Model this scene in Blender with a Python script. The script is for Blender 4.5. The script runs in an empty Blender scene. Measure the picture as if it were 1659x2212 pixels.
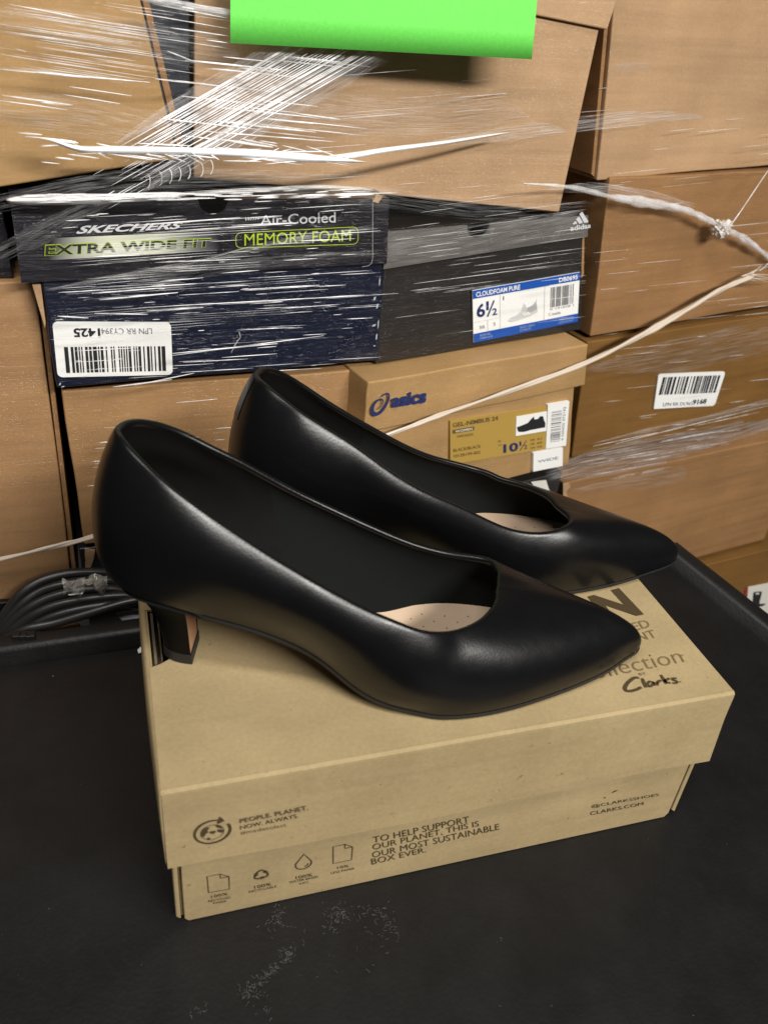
import bpy, bmesh, math, random
import numpy as np
from mathutils import Vector, Matrix
random.seed(7); RNG = np.random.default_rng(11)
scene = bpy.context.scene
COL = scene.collection

# ---------------------------------------------------------------- camera
FPX, PXW, PXH = 1825.9, 1659.0, 2212.0            # focal length and frame in photograph pixels
YAW, PITCH, ROLL = 0.3438, 0.5771, 0.1027
EYE = np.array([-0.0008, -0.2617, 0.4356])
fwd = np.array([math.sin(YAW)*math.cos(PITCH), math.cos(YAW)*math.cos(PITCH), -math.sin(PITCH)])
rt0 = np.array([math.cos(YAW), -math.sin(YAW), 0.0]); up0 = np.cross(rt0, fwd)
RT = math.cos(ROLL)*rt0 + math.sin(ROLL)*up0
UP = -math.sin(ROLL)*rt0 + math.cos(ROLL)*up0
cam_data = bpy.data.cameras.new('camera'); cam = bpy.data.objects.new('camera', cam_data); COL.objects.link(cam)
M = Matrix.Identity(4)
for i in range(3):
    M[i][0] = RT[i]; M[i][1] = UP[i]; M[i][2] = -fwd[i]; M[i][3] = EYE[i]
cam.matrix_world = M
cam_data.sensor_fit = 'VERTICAL'; cam_data.sensor_height = 36; cam_data.sensor_width = 27
cam_data.lens = 36*FPX/PXH
cam_data.clip_start = 0.01; cam_data.clip_end = 60
cam_data.dof.use_dof = True; cam_data.dof.focus_distance = 0.56; cam_data.dof.aperture_fstop = 11.0
scene.camera = cam

# ---------------------------------------------------------------- light: indoor lamp and added fill, no sun
world = bpy.data.worlds.new('World'); scene.world = world; world.use_nodes = True
bg = world.node_tree.nodes['Background']
bg.inputs[0].default_value = (1.0, 0.93, 0.84, 1); bg.inputs[1].default_value = 0.035
def area(name, loc, target, sx, sy, power, colour):
    L = bpy.data.lights.new(name, 'AREA'); L.shape = 'RECTANGLE'; L.size = sx; L.size_y = sy
    L.energy = power; L.color = colour
    o = bpy.data.objects.new(name, L); COL.objects.link(o); o.location = loc
    d = Vector(target)-Vector(loc); o.rotation_euler = d.to_track_quat('-Z', 'Y').to_euler()
    return o
area('ceiling_lamp_main', (0.74, -1.36, 1.32), (0.15, 0.1, 0.2), 1.05, 0.15, 51, (1.0, 0.97, 0.915))
area('fill_lamp_overhead', (-0.30, -0.42, 1.60), (0.05, 0.28, 0.3), 1.0, 0.16, 15, (1.0, 0.97, 0.92))  # added fill, there to brighten the upper wall and the box top
vs = scene.view_settings
vs.view_transform = 'Standard'; vs.look = 'None'; vs.gamma = 1.0; vs.exposure = 0.0; vs.use_curve_mapping = False

# ---------------------------------------------------------------- pixel -> place helpers (photograph pixels, 1659 wide)
def ray(x, y):
    return fwd + RT*(x-PXW/2)/FPX - UP*(y-PXH/2)/FPX
def at_y(x, y, Y):
    d = ray(x, y); return EYE + d*(Y-EYE[1])/d[1]
def at_z(x, y, Z):
    d = ray(x, y); return EYE + d*(Z-EYE[2])/d[2]
def film_y(x, z=0.2):
    up = min(max((z-0.302)/0.06, 0.0), 1.0)
    return (0.287 if x < 0.17 else 0.287+0.305*(x-0.17))+(0.036 if x > 0.05 else 0.018)*up*up*(3-2*up)
def at_film(x, y, off=0.0):
    Y = 0.29
    for _ in range(25):
        P = at_y(x, y, Y+off); Y = film_y(P[0], P[2])
    return at_y(x, y, Y+off)

# ---------------------------------------------------------------- scene-tree helpers
def link(o, parent=None):
    COL.objects.link(o)
    if parent is not None: o.parent = parent
    return o
def thing(name, label, cat, loc=(0, 0, 0), rotz=0.0, group=None):
    o = bpy.data.objects.new(name, None); o.empty_display_size = 0.02
    COL.objects.link(o); o.location = loc; o.rotation_euler = (0, 0, rotz)
    o['label'] = label; o['category'] = cat
    if group: o['group'] = group
    return o
def tag(o, label, cat, group=None, kind=None):
    o['label'] = label; o['category'] = cat
    if group: o['group'] = group
    if kind: o['kind'] = kind
    return o
def mesh_obj(name, V, F, mat, parent=None, smooth=False, mats=None, fm=None, uv=None):
    me = bpy.data.meshes.new(name)
    me.from_pydata([tuple(map(float, v)) for v in V], [], [tuple(int(i) for i in f) for f in F])
    for m in (mats or [mat]): me.materials.append(m)
    if fm is not None: me.polygons.foreach_set('material_index', fm)
    if smooth: me.polygons.foreach_set('use_smooth', [True]*len(me.polygons))
    if uv is not None:
        l = me.uv_layers.new(name='UVMap')
        for lp in me.loops: l.data[lp.index].uv = uv[lp.vertex_index]
    me.update()
    return link(bpy.data.objects.new(name, me), parent)
class MB:
    def __init__(s): s.V = []; s.F = []; s.m = []; s.uv = []
    def add(s, V, F, m=0, uv=None):
        b = len(s.V); s.V += [tuple(map(float, v)) for v in V]; s.F += [tuple(int(i)+b for i in f) for f in F]
        s.m += [m]*len(F); s.uv += list(uv) if uv is not None else [(0, 0)]*len(V)
    def box(s, lo, hi, m=0, shear=0.0):
        x0, y0, z0 = lo; x1, y1, z1 = hi
        V = [(x0, y0, z0), (x1, y0, z0), (x1, y1, z0), (x0, y1, z0), (x0, y0, z1), (x1, y0, z1), (x1, y1, z1), (x0, y1, z1)]
        s.add([(v[0]+shear*v[2], v[1], v[2]) for v in V], BOXF, m)
    def prism(s, poly, d0, d1, m=0):
        """poly in (s,z), extruded in depth from d0 to d1"""
        n = len(poly); V = [(p[0], d0, p[1]) for p in poly]+[(p[0], d1, p[1]) for p in poly]
        F = [tuple(range(n)), tuple(range(2*n-1, n-1, -1))]+[(i, i+n, (i+1) % n+n, (i+1) % n) for i in range(n)]
        s.add(V, F, m)
    def build(s, name, mat, parent=None, smooth=False, mats=None, bevel=0.0, uv=False):
        o = mesh_obj(name, s.V, s.F, mat, parent, smooth, mats, s.m if mats else None, s.uv if uv else None)
        bm = bmesh.new(); bm.from_mesh(o.data); bmesh.ops.recalc_face_normals(bm, faces=bm.faces); bm.to_mesh(o.data); bm.free()
        if bevel:
            b = o.modifiers.new('bevel', 'BEVEL'); b.width = bevel; b.segments = 3; b.limit_method = 'ANGLE'; b.angle_limit = 0.6
            o.data.polygons.foreach_set('use_smooth', [True]*len(o.data.polygons))
            w = o.modifiers.new('normals', 'WEIGHTED_NORMAL'); w.keep_sharp = True
        return o
BOXF = [(0, 3, 2, 1), (4, 5, 6, 7), (0, 1, 5, 4), (1, 2, 6, 5), (2, 3, 7, 6), (3, 0, 4, 7)]
def tube(mb, P, R, n=8, m=0, closed=False, uv=False):
    """tube along points P with radii R (scalar or list)"""
    P = np.asarray(P, float); k = len(P); R = np.full(k, R) if np.isscalar(R) else np.asarray(R)
    T = np.gradient(P, axis=0) if not closed else np.roll(P, -1, 0)-np.roll(P, 1, 0)
    T /= np.maximum(np.linalg.norm(T, axis=1, keepdims=True), 1e-12)
    ref = np.array([0.13, 0.21, 0.97]); ref = ref/np.linalg.norm(ref)
    if abs(T[0]@ref) > 0.95: ref = np.array([0, 1.0, 0])
    N = ref-T*(T@ref)[:, None]; N /= np.linalg.norm(N, axis=1, keepdims=True); B = np.cross(T, N)
    a = np.arange(n)*2*math.pi/n
    V = (P[:, None]+R[:, None, None]*(N[:, None]*np.cos(a)[None, :, None]+B[:, None]*np.sin(a)[None, :, None])).reshape(-1, 3)
    F = []
    for i in range(k if closed else k-1):
        for j in range(n):
            i2 = (i+1) % k
            F.append((i*n+j, i*n+(j+1) % n, i2*n+(j+1) % n, i2*n+j))
    if not closed: F += [tuple(range(n-1, -1, -1)), tuple((k-1)*n+j for j in range(n))]
    mb.add(V, F, m)
def smooth_path(P, n=8):
    P = np.asarray(P, float); out = []
    Q = np.vstack([2*P[0]-P[1], P, 2*P[-1]-P[-2]])
    for i in range(1, len(Q)-2):
        a, b, c, d = Q[i-1:i+3]
        for k in range(n):
            t = k/n
            out.append(0.5*((2*b)+(-a+c)*t+(2*a-5*b+4*c-d)*t*t+(-a+3*b-3*c+d)*t**3))
    out.append(P[-1]); return np.array(out)

# ---------------------------------------------------------------- materials
def new_mat(name):
    m = bpy.data.materials.new(name); m.use_nodes = True
    nt = m.node_tree; return m, nt, nt.nodes['Principled BSDF'], nt.nodes, nt.links
def setv(b, **k):
    for n, v in k.items():
        key = {'base': 'Base Color', 'rough': 'Roughness', 'spec': 'Specular IOR Level', 'metal': 'Metallic', 'alpha': 'Alpha', 'sheen': 'Sheen Weight',
               'coat': 'Coat Weight', 'coat_rough': 'Coat Roughness', 'sheen_rough': 'Sheen Roughness'}[n]
        b.inputs[key].default_value = (*v, 1) if isinstance(v, tuple) else v
def simple(name, col, rough=0.6, **k):
    m, nt, b, N, L = new_mat(name); setv(b, base=col, rough=rough, **k); return m
def noise(N, L, vec, scale, detail=4, rough=0.55, sc=None, rot=None):
    if sc or rot:
        mp = N.new('ShaderNodeMapping')
        if sc: mp.inputs['Scale'].default_value = sc
        if rot: mp.inputs['Rotation'].default_value = rot
        L.new(vec, mp.inputs[0]); vec = mp.outputs[0]
    n = N.new('ShaderNodeTexNoise'); n.inputs['Scale'].default_value = scale; n.inputs['Detail'].default_value = detail; n.inputs['Roughness'].default_value = rough
    L.new(vec, n.inputs['Vector']); return n.outputs['Fac']
def ramp(N, L, fac, stops):
    r = N.new('ShaderNodeValToRGB'); e = r.color_ramp.elements
    while len(e) < len(stops): e.new(0.5)
    for x, (p, c) in zip(e, stops):
        x.position = p; x.color = (*c, 1) if isinstance(c, tuple) else (c, c, c, 1)
    L.new(fac, r.inputs[0]); return r.outputs[0]
def mul(N, L, a, b, fac=1.0, mode='MULTIPLY'):
    n = N.new('ShaderNodeMix'); n.data_type = 'RGBA'; n.blend_type = mode
    if isinstance(fac, float): n.inputs[0].default_value = fac
    else: L.new(fac, n.inputs[0])
    for i, x in ((6, a), (7, b)):
        if isinstance(x, tuple): n.inputs[i].default_value = (*x, 1)
        else: L.new(x, n.inputs[i])
    return n.outputs[2]
def bump(N, L, b, fac, strength, dist):
    n = N.new('ShaderNodeBump'); n.inputs['Strength'].default_value = strength; n.inputs['Distance'].default_value = dist
    L.new(fac, n.inputs['Height']); L.new(n.outputs[0], b.inputs['Normal']); return n
def objvec(N): return N.new('ShaderNodeTexCoord').outputs['Object']

def cling(N, L, b, v, weight, slope=0.9):
    """stretch film lying tight on a board: a clear coat drawn into fine level wrinkles"""
    f1 = noise(N, L, v, 26, 6, 0.68, sc=(0.10, 1, 9)); f2 = noise(N, L, v, 60, 3, 0.6, sc=(0.06, 1, 10), rot=(0, 0.10, 0))
    s_ = mul(N, L, f1, f2, 0.5, 'MIX')
    bp = N.new('ShaderNodeBump'); bp.inputs['Strength'].default_value = slope; bp.inputs['Distance'].default_value = 0.004
    L.new(s_, bp.inputs['Height']); L.new(bp.outputs[0], b.inputs['Coat Normal'])
    w = ramp(N, L, noise(N, L, v, 7, 4, 0.6, sc=(0.5, 1, 3)), [(0.35, weight*0.35), (0.7, weight)]); L.new(w, b.inputs['Coat Weight'])
    b.inputs['Coat Roughness'].default_value = 0.12; b.inputs['Coat IOR'].default_value = 1.55
def cardboard(name, col, grain=0.35, streak=0.25, speck=0.5, rough=0.72, coat=0.0):
    """kraft board: fine fibre, faint long streaks, a few dark specks and rubbed patches"""
    m, nt, b, N, L = new_mat(name); v = objvec(N)
    c1 = ramp(N, L, noise(N, L, v, 420, 3), [(0.3, 1-grain*0.35), (0.7, 1.0)])
    c2 = ramp(N, L, noise(N, L, v, 30, 5, 0.6, sc=(0.12, 1, 2.6)), [(0.32, 1-streak), (0.6, 1.0)])
    c3 = ramp(N, L, noise(N, L, v, 14, 3), [(0.3, (0.80, 0.79, 0.77)), (0.68, (1.0, 1.0, 1.0))])
    c4 = ramp(N, L, noise(N, L, v, 260, 2), [(0.70, 1.0), (0.78, 1-speck*0.55)])
    c5 = ramp(N, L, noise(N, L, v, 9, 6, 0.7, sc=(0.35, 1, 7)), [(0.60, 1.0), (0.66, 1-streak*0.9), (0.70, 1.0)])
    c = mul(N, L, col, c1)
    for x in (c2, c3, c4, c5): c = mul(N, L, c, x)
    L.new(c, b.inputs['Base Color']); setv(b, rough=rough, spec=0.3)
    bump(N, L, b, noise(N, L, v, 700, 3), 0.12, 0.0004)
    if coat: cling(N, L, b, v, coat)
    return m
def scuffed(name, col, rough, col2, amount=0.64, streak=0.2, coat=0.55):
    m, nt, b, N, L = new_mat(name); v = objvec(N)
    f = ramp(N, L, noise(N, L, v, 60, 8, 0.75), [(amount, 0.0), (amount+0.05, 1.0)])
    c = mul(N, L, col, col2, f, 'MIX')
    s = ramp(N, L, noise(N, L, v, 26, 5, 0.6, sc=(0.15, 1, 3)), [(0.3, 1-streak), (0.7, 1.0)])
    L.new(mul(N, L, c, s), b.inputs['Base Color'])
    r = ramp(N, L, noise(N, L, v, 35, 5), [(0.3, rough*0.85), (0.7, min(1, rough*1.2))]); L.new(r, b.inputs['Roughness'])
    bump(N, L, b, noise(N, L, v, 90, 4), 0.08, 0.0005)
    if coat: cling(N, L, b, v, coat)
    return m
def leather(name, base, rough, pores=0.16, wrinkle=0.10, spec=0.36):
    m, nt, b, N, L = new_mat(name); v = objvec(N)
    r = ramp(N, L, noise(N, L, v, 70, 6, 0.65), [(0.3, rough*0.90), (0.72, rough*1.15)]); L.new(r, b.inputs['Roughness'])
    setv(b, base=base, spec=spec)
    vo = N.new('ShaderNodeTexVoronoi'); vo.inputs['Scale'].default_value = 760; L.new(v, vo.inputs['Vector'])
    h = mul(N, L, vo.outputs['Distance'], noise(N, L, v, 500, 4), 0.5, 'MIX')
    bm_ = bump(N, L, b, h, pores, 0.0003)
    b2 = N.new('ShaderNodeBump'); b2.inputs['Strength'].default_value = wrinkle; b2.inputs['Distance'].default_value = 0.002
    L.new(noise(N, L, v, 38, 4, 0.5), b2.inputs['Height']); L.new(b2.outputs[0], bm_.inputs['Normal'])
    return m
KRAFT = cardboard('kraft_board', (0.435, 0.332, 0.178), streak=0.10, speck=0.9)
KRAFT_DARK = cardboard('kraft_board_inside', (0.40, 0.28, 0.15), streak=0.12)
TAN = [cardboard('tan_board_%s' % w, c, streak=s, speck=0.2, coat=0.45) for w, c, s in
       (('a', (0.44, 0.245, 0.105), 0.14), ('b', (0.43, 0.24, 0.108), 0.20), ('c', (0.53, 0.335, 0.185), 0.18), ('d', (0.36, 0.19, 0.078), 0.22), ('e', (0.48, 0.29, 0.120), 0.14))]
TAN_DEEP = cardboard('tan_board_deep', (0.235, 0.115, 0.028), streak=0.22, speck=0.2, coat=0.08)
NAVY_DULL = scuffed('dull_navy_board', (0.010, 0.013, 0.022), 0.5, (0.03, 0.035, 0.045), 0.7)
NAVY = scuffed('navy_coated_board', (0.006, 0.0095, 0.027), 0.30, (0.045, 0.06, 0.12), 0.70)
BLACKBOX = scuffed('black_coated_board', (0.012, 0.011, 0.016), 0.34, (0.05, 0.05, 0.06), 0.70)
CHARCOAL = scuffed('charcoal_coated_board', (0.020, 0.018, 0.017), 0.42, (0.07, 0.065, 0.06), 0.66)
SHEENLID = scuffed('black_board_grey_sheen', (0.15, 0.14, 0.13), 0.5, (0.22, 0.21, 0.20), 0.6, 0.4)  # black lid board, the grey reflection on its film put into the colour
WHITE = simple('label_white', (0.86, 0.86, 0.84), 0.45)
PALE = simple('label_pale', (0.70, 0.68, 0.62), 0.5)
INK = simple('ink_black', (0.018, 0.018, 0.02), 0.5)
INK_GREY = simple('ink_grey', (0.16, 0.16, 0.17), 0.6)
INK_SOFT = simple('ink_light_grey', (0.42, 0.42, 0.42), 0.6)
INK_BROWN = simple('ink_brown', (0.060, 0.038, 0.014), 0.7)
INK_BROWN_SOFT = simple('ink_brown_soft', (0.17, 0.115, 0.052), 0.7)
INK_NAVY = simple('ink_navy', (0.018, 0.028, 0.12), 0.5)
BLUE = simple('label_blue', (0.012, 0.085, 0.40), 0.45)
INK_TAN = simple('ink_tan_brown', (0.13, 0.085, 0.03), 0.6)
MUSTARD = simple('label_mustard', (0.43, 0.275, 0.062), 0.5)
LIME = simple('ink_lime', (0.42, 0.56, 0.03), 0.45)
SILVER = simple('ink_silver', (0.62, 0.62, 0.64), 0.4)
RED = simple('ink_red', (0.40, 0.03, 0.02), 0.5)
LEATHER = leather('black_leather', (0.0036, 0.0036, 0.0041), 0.30, 0.16, 0.10, 0.32)
LEATHER_IN = leather('black_lining_leather', (0.0030, 0.0030, 0.0029), 0.7, 0.1, 0.2, 0.15)
def fabric():
    m, nt, b, N, L = new_mat('black_lining_fabric'); v = objvec(N)
    setv(b, base=(0.0058, 0.0067, 0.0064), rough=0.85, spec=0.12)
    w = N.new('ShaderNodeTexWave'); w.inputs['Scale'].default_value = 900; w.inputs['Distortion'].default_value = 1.5; L.new(v, w.inputs['Vector'])
    bump(N, L, b, w.outputs['Fac'], 0.15, 0.0003); return m
FABRIC = fabric()
def insole_mat():
    m, nt, b, N, L = new_mat('tan_insole'); v = objvec(N)
    c = ramp(N, L, noise(N, L, v, 30, 5), [(0.3, (0.54, 0.395, 0.275)), (0.7, (0.63, 0.475, 0.345))])
    L.new(c, b.inputs['Base Color']); setv(b, rough=0.55); bump(N, L, b, noise(N, L, v, 600, 3), 0.1, 0.0003); return m
INSOLE = insole_mat()
RUBBER = simple('black_rubber', (0.012, 0.012, 0.013), 0.55)
HEELTAN = simple('tan_heel_breast', (0.46, 0.25, 0.14), 0.5)
def plastic_tray():
    m, nt, b, N, L = new_mat('black_tray_plastic'); v = objvec(N)
    c = ramp(N, L, noise(N, L, v, 24, 8, 0.7), [(0.35, (0.0055, 0.0053, 0.0056)), (0.75, (0.0105, 0.0100, 0.0102))])
    L.new(c, b.inputs['Base Color'])
    r = ramp(N, L, noise(N, L, v, 18, 5), [(0.3, 0.40), (0.7, 0.55)]); L.new(r, b.inputs['Roughness']); setv(b, spec=0.32)
    vo = N.new('ShaderNodeTexVoronoi'); vo.inputs['Scale'].default_value = 420; L.new(v, vo.inputs['Vector'])
    h = mul(N, L, vo.outputs['Distance'], noise(N, L, v, 260, 4), 0.55, 'MIX')
    bump(N, L, b, h, 0.35, 0.0006); return m
TRAY = plastic_tray()
CABLE = simple('black_cable_rubber', (0.016, 0.015, 0.015), 0.36)
def paper_green():
    m, nt, b, N, L = new_mat('neon_green_paper'); v = objvec(N)
    c = ramp(N, L, noise(N, L, v, 500, 3), [(0.3, (0.145, 0.70, 0.09)), (0.7, (0.165, 0.77, 0.105))]); L.new(c, b.inputs['Base Color']); setv(b, rough=0.6); return m
GREEN = paper_green()
def film(name, body, streak_scale, lo, hi, gloss_rough=0.18, milky=(0.85, 0.84, 0.84), bmp=0.6):
    """clear stretch film gathered into fine lengthwise pleats: clear between them, milky and glossy on them"""
    m, nt, b, N, L = new_mat(name)
    uvn = N.new('ShaderNodeTexCoord').outputs['UV']
    f = noise(N, L, uvn, streak_scale, 5, 0.65, sc=(0.05, 1, 1))
    a = ramp(N, L, f, [(lo, 0.0), (hi, body)])
    at = N.new('ShaderNodeAttribute'); at.attribute_name = 'edge'
    ad = N.new('ShaderNodeMath'); ad.operation = 'ADD'; L.new(at.outputs['Fac'], ad.inputs[0]); L.new(f, ad.inputs[1])
    ef = ramp(N, L, ad.outputs[0], [(0.50, 0.0), (0.80, 1.0)])
    setv(b, base=milky, rough=gloss_rough, spec=0.8)
    L.new(mul(N, L, a, ef), b.inputs['Alpha']); bump(N, L, b, f, bmp, 0.002)
    return m
FILM = film('clear_stretch_film', 0.55, 16, 0.42, 0.75)
FILM_DENSE = film('dense_stretch_film', 0.95, 22, 0.30, 0.62)
FILM_FAINT = film('faint_stretch_film', 0.30, 14, 0.45, 0.75)
def strand(name, lo, hi, rough):
    m, nt, b, N, L = new_mat(name); v = objvec(N); setv(b, base=(0.93, 0.92, 0.93), rough=rough, spec=0.9)
    L.new(ramp(N, L, noise(N, L, v, 46, 3, 0.6, sc=(1, 1, 2.5)), [(0.34, lo), (0.60, hi)]), b.inputs['Alpha']); return m
STRAND = strand('film_pleat_glint', 0.22, 1.0, 0.16)  # clear film pleat coloured near-white, so the glint is in the colour
STRAND_SOFT = strand('film_pleat_soft_glint', 0.05, 0.42, 0.2)  # same white glint colour, thinner
ROPE = simple('film_rope_milky', (0.62, 0.53, 0.44), 0.30, spec=0.6)

# ---------------------------------------------------------------- print on flat faces
_tc = {}
def text_mesh(s, bold=0.0, shear=0.0):
    key = (s, bold, shear)
    if key not in _tc:
        cu = bpy.data.curves.new('t', 'FONT'); cu.body = s; cu.offset = bold; cu.shear = shear; cu.resolution_u = 3
        o = bpy.data.objects.new('t', cu); COL.objects.link(o)
        dg = bpy.context.evaluated_depsgraph_get(); me = o.evaluated_get(dg).to_mesh()
        V = np.array([v.co[:2] for v in me.vertices]); F = [tuple(p.vertices) for p in me.polygons]
        o.evaluated_get(dg).to_mesh_clear(); bpy.data.objects.remove(o); bpy.data.curves.remove(cu)
        V = (V-V.min(0))/(V.max(0)-V.min(0)); _tc[key] = (V, F)
    return _tc[key]
class Face:
    """a flat printable face: local frame of a thing, front plane at depth d; pixels map to (s,z) on it"""
    def __init__(s, root, d=0.0, shear=0.0, horizontal=None):
        s.root = root; s.d = d; s.hz = horizontal
        r = root.rotation_euler[2]; s.o = np.array(root.location[:]); s.ex = np.array([math.cos(r), math.sin(r), 0]); s.ey = np.array([-math.sin(r), math.cos(r), 0])
    def px(s, x, y):
        d = ray(x, y)
        if s.hz is not None:
            P = EYE+d*(s.hz-EYE[2])/d[2]-s.o; return np.array([P@s.ex, P@s.ey])
        P0 = s.o+s.ey*s.d; t = ((P0-EYE)@s.ey)/(d@s.ey); P = EYE+d*t-P0
        return np.array([P@s.ex, P[2]])
    def put(s, uv, off):
        uv = np.asarray(uv, float)
        if s.hz is not None: return np.c_[uv[:, 0], uv[:, 1], np.full(len(uv), s.hz-s.o[2]+off)]
        return np.c_[uv[:, 0], np.full(len(uv), s.d-off), uv[:, 1]]
def quadmap(Q, ab):
    """Q = BL,BR,TR,TL ; ab in the unit square"""
    a, b = ab[:, :1], ab[:, 1:2]; Q = np.asarray(Q)
    return Q[0]*(1-a)*(1-b)+Q[1]*a*(1-b)+Q[2]*a*b+Q[3]*(1-a)*b
def sub(Q, a0, a1, b0, b1):
    return quadmap(Q, np.array([(a0, b0), (a1, b0), (a1, b1), (a0, b1)]))
class Print:
    """collects flat ink on one face"""
    def __init__(s, face, off=0.0008): s.f = face; s.off = off; s.mb = MB()
    def quad(s, pts): return np.array([s.f.px(*p) for p in pts])
    def poly(s, uv, m=0, off=0.0):
        V = s.f.put(uv, s.off+off); s.mb.add(V, [tuple(range(len(V)))], m)
    def text(s, t, Q, bold=0.0, shear=0.0, m=0, flip=False, off=0.0):
        V, F = text_mesh(t, bold, shear)
        if flip: V = 1-V
        s.mb.add(s.f.put(quadmap(Q, V), s.off+off), F, m)
    def stroke(s, P, w, m=0, closed=False, off=0.0):
        P = np.asarray(P, float); n = len(P); w = np.full(n, w) if np.isscalar(w) else np.asarray(w)
        T = np.gradient(P, axis=0) if not closed else np.roll(P, -1, 0)-np.roll(P, 1, 0)
        T /= np.maximum(np.linalg.norm(T, axis=1, keepdims=True), 1e-9); Nn = np.c_[-T[:, 1], T[:, 0]]
        uv = np.r_[P+Nn*w[:, None]/2, P-Nn*w[:, None]/2]
        F = [(i, (i+1) % n, (i+1) % n+n, i+n) for i in range(n if closed else n-1)]
        s.mb.add(s.f.put(uv, s.off+off), F, m)
    def bars(s, Q, seed, n=44, vertical=True, m=0, dens=0.5, off=0.0):
        r = random.Random(seed); x = 0.0; widths = []
        while x < 1.0:
            w = r.choice([1, 1, 2, 2, 3])/(n*2.0); g = r.choice([1, 1, 2, 3])/(n*2.0)
            a0, a1 = x, min(1, x+w)
            q = sub(Q, a0, a1, 0, 1) if vertical else sub(Q, 0, 1, a0, a1)
            s.poly(q, m, off); x += w+g
    def build(s, name, mats, parent, **k):
        mats = mats if isinstance(mats, list) else [mats]
        return mesh_obj(name, s.mb.V, s.mb.F, None, parent, mats=mats, fm=s.mb.m)
def rrect(Q, r=0.06, asp=0.5, n=5, corners=(1, 1, 1, 1)):
    """rounded rectangle outline in the quad Q"""
    out = []; rx, ry = r*asp, r
    for k, (cx, cy, a0) in enumerate(((rx, ry, 180), (1-rx, ry, 270), (1-rx, 1-ry, 0), (rx, 1-ry, 90))):
        if not corners[k]:
            out.append(((0, 1, 1, 0)[k], (0, 0, 1, 1)[k])); continue
        for i in range(n+1):
            a = math.radians(a0+90*i/n); out.append((cx+rx*math.cos(a), cy+ry*math.sin(a)))
    return quadmap(Q, np.array(out))
def sticker(name, face, Qpx, mat, parent, off=0.0012, r=0.0, asp=0.5, corners=(1, 1, 1, 1)):
    Q = np.array([face.px(*p) for p in Qpx])
    uv = rrect(Q, r, asp, corners=corners) if r else Q
    n = len(uv); V = np.r_[face.put(uv, off), face.put(uv, 0.0003)]
    F = [tuple(range(n))]+[(i, (i+1) % n, (i+1) % n+n, i+n) for i in range(n)]
    return mesh_obj(name, V, F, mat, parent), Q

# ================================================================ the cart the box stands on
C0 = np.array([0.4566, 0.2397]); BL_ = np.array([-0.50, 0.2040]); FR_ = np.array([0.605, -0.60])
ub = (BL_-C0)/np.linalg.norm(BL_-C0); ur = (FR_-C0)/np.linalg.norm(FR_-C0)
nb = np.array([-ub[1], ub[0]]); nb = nb if nb[1] > 0 else -nb          # away from the tray, at the back
nr = np.array([-ur[1], ur[0]]); nr = nr if nr[0] > 0 else -nr
cart = thing('utility_cart', 'black plastic cart top with raised rim under the brown shoe box', 'cart', (0, 0, 0))
cart['kind'] = 'structure'
def rim_corner(o): # intersection of the two offset lines
    A = C0+nb*o; B = C0+nr*o; m = np.array([ub, -ur]).T; t = np.linalg.solve(m, B-A); return A+ub*t[0]
def rim_path(o): return [BL_+nb*o, rim_corner(o), FR_+nr*o]
mb = MB()
fl = [np.array([-0.5, -0.6]), np.array([0.605, -0.6]), C0, BL_]
mb.add([(p[0], p[1], 0) for p in fl]+[(p[0], p[1], -0.02) for p in fl], BOXF)
mb.build('tray', TRAY, cart)
prof = [(0.0, 0.0), (0.0012, 0.003), (0.0035, 0.0105), (0.0050, 0.0135), (0.0075, 0.0145), (0.014, 0.0147), (0.0175, 0.0135), (0.019, 0.009), (0.019, -0.05), (0.0, -0.05)]
V = []; 
for o_, z_ in prof:
    for p in rim_path(o_): V.append((p[0], p[1], z_))
F = []
for i in range(len(prof)):
    for j in range(2):
        a = i*3+j; b2 = ((i+1) % len(prof))*3+j; F.append((a, a+1, b2+1, b2))
mb = MB(); mb.add(V, F); mb.build('rim', TRAY, cart, smooth=True)
mb = MB()                                                          # trough behind the rim
mb.box((-0.45, 0.2595, -0.055), (0.20, 0.300, -0.050)); mb.box((-0.45, 0.2965, -0.0495), (-0.092, 0.302, -0.003))
mb.build('trough', TRAY, cart, bevel=0.001)
mb = MB()
for px in (150, 205, 262):
    P = at_z(px*0.257, 1023+1385*0.257, 0.0165); mb.box((P[0]-0.0035, P[1], 0.008), (P[0]+0.003, P[1]+0.006, 0.0185))
mb.build('rim_tab', TRAY, cart, bevel=0.0008)

# ---------------------------------------------------------------- dust and scraps on the cart
scrap = MB()
P = at_z(300, 1411, 0.0012)
scrap.prism([(0, 0), (0.0035, -0.0006), (0.0055, 0.0012), (0.0042, 0.0028), (0.0044, 0.0045), (0.0032, 0.0038), (0.001, 0.0030)], 0, 0.0006)
o = scrap.build('paper_scrap', WHITE, None); o.rotation_euler = (math.radians(-80), 0, 0.5); o.location = P
tag(o, 'tiny torn white paper scrap on the black cart beside the box corner', 'paper scrap')
dust = MB()
def zoomd(x, y): return (400+x*0.5425)/1.173, (2150+y*0.5425)/1.173
def fibres(pts, n, spread, r=0.00014, ln=0.0028):
    pts = np.array([at_z(*zoomd(*p), 0.0006)[:2] for p in pts])
    seg = np.r_[0, np.cumsum(np.linalg.norm(np.diff(pts, axis=0), axis=1))]
    for _ in range(n):
        t = RNG.uniform(0, seg[-1]); p = np.array([np.interp(t, seg, pts[:, 0]), np.interp(t, seg, pts[:, 1])])+RNG.normal(0, spread, 2)
        a = RNG.uniform(0, 6.28); l = ln*RNG.uniform(0.25, 1.0); bend = RNG.uniform(-1.3, 1.3)
        q = [p]; 
        for k in range(4):
            a += bend/2; q.append(q[-1]+np.array([math.cos(a), math.sin(a)])*l/4)
        tube(dust, [(x, y, 0.0005) for x, y in q], r*RNG.uniform(0.4, 1.0), 4)
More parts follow.
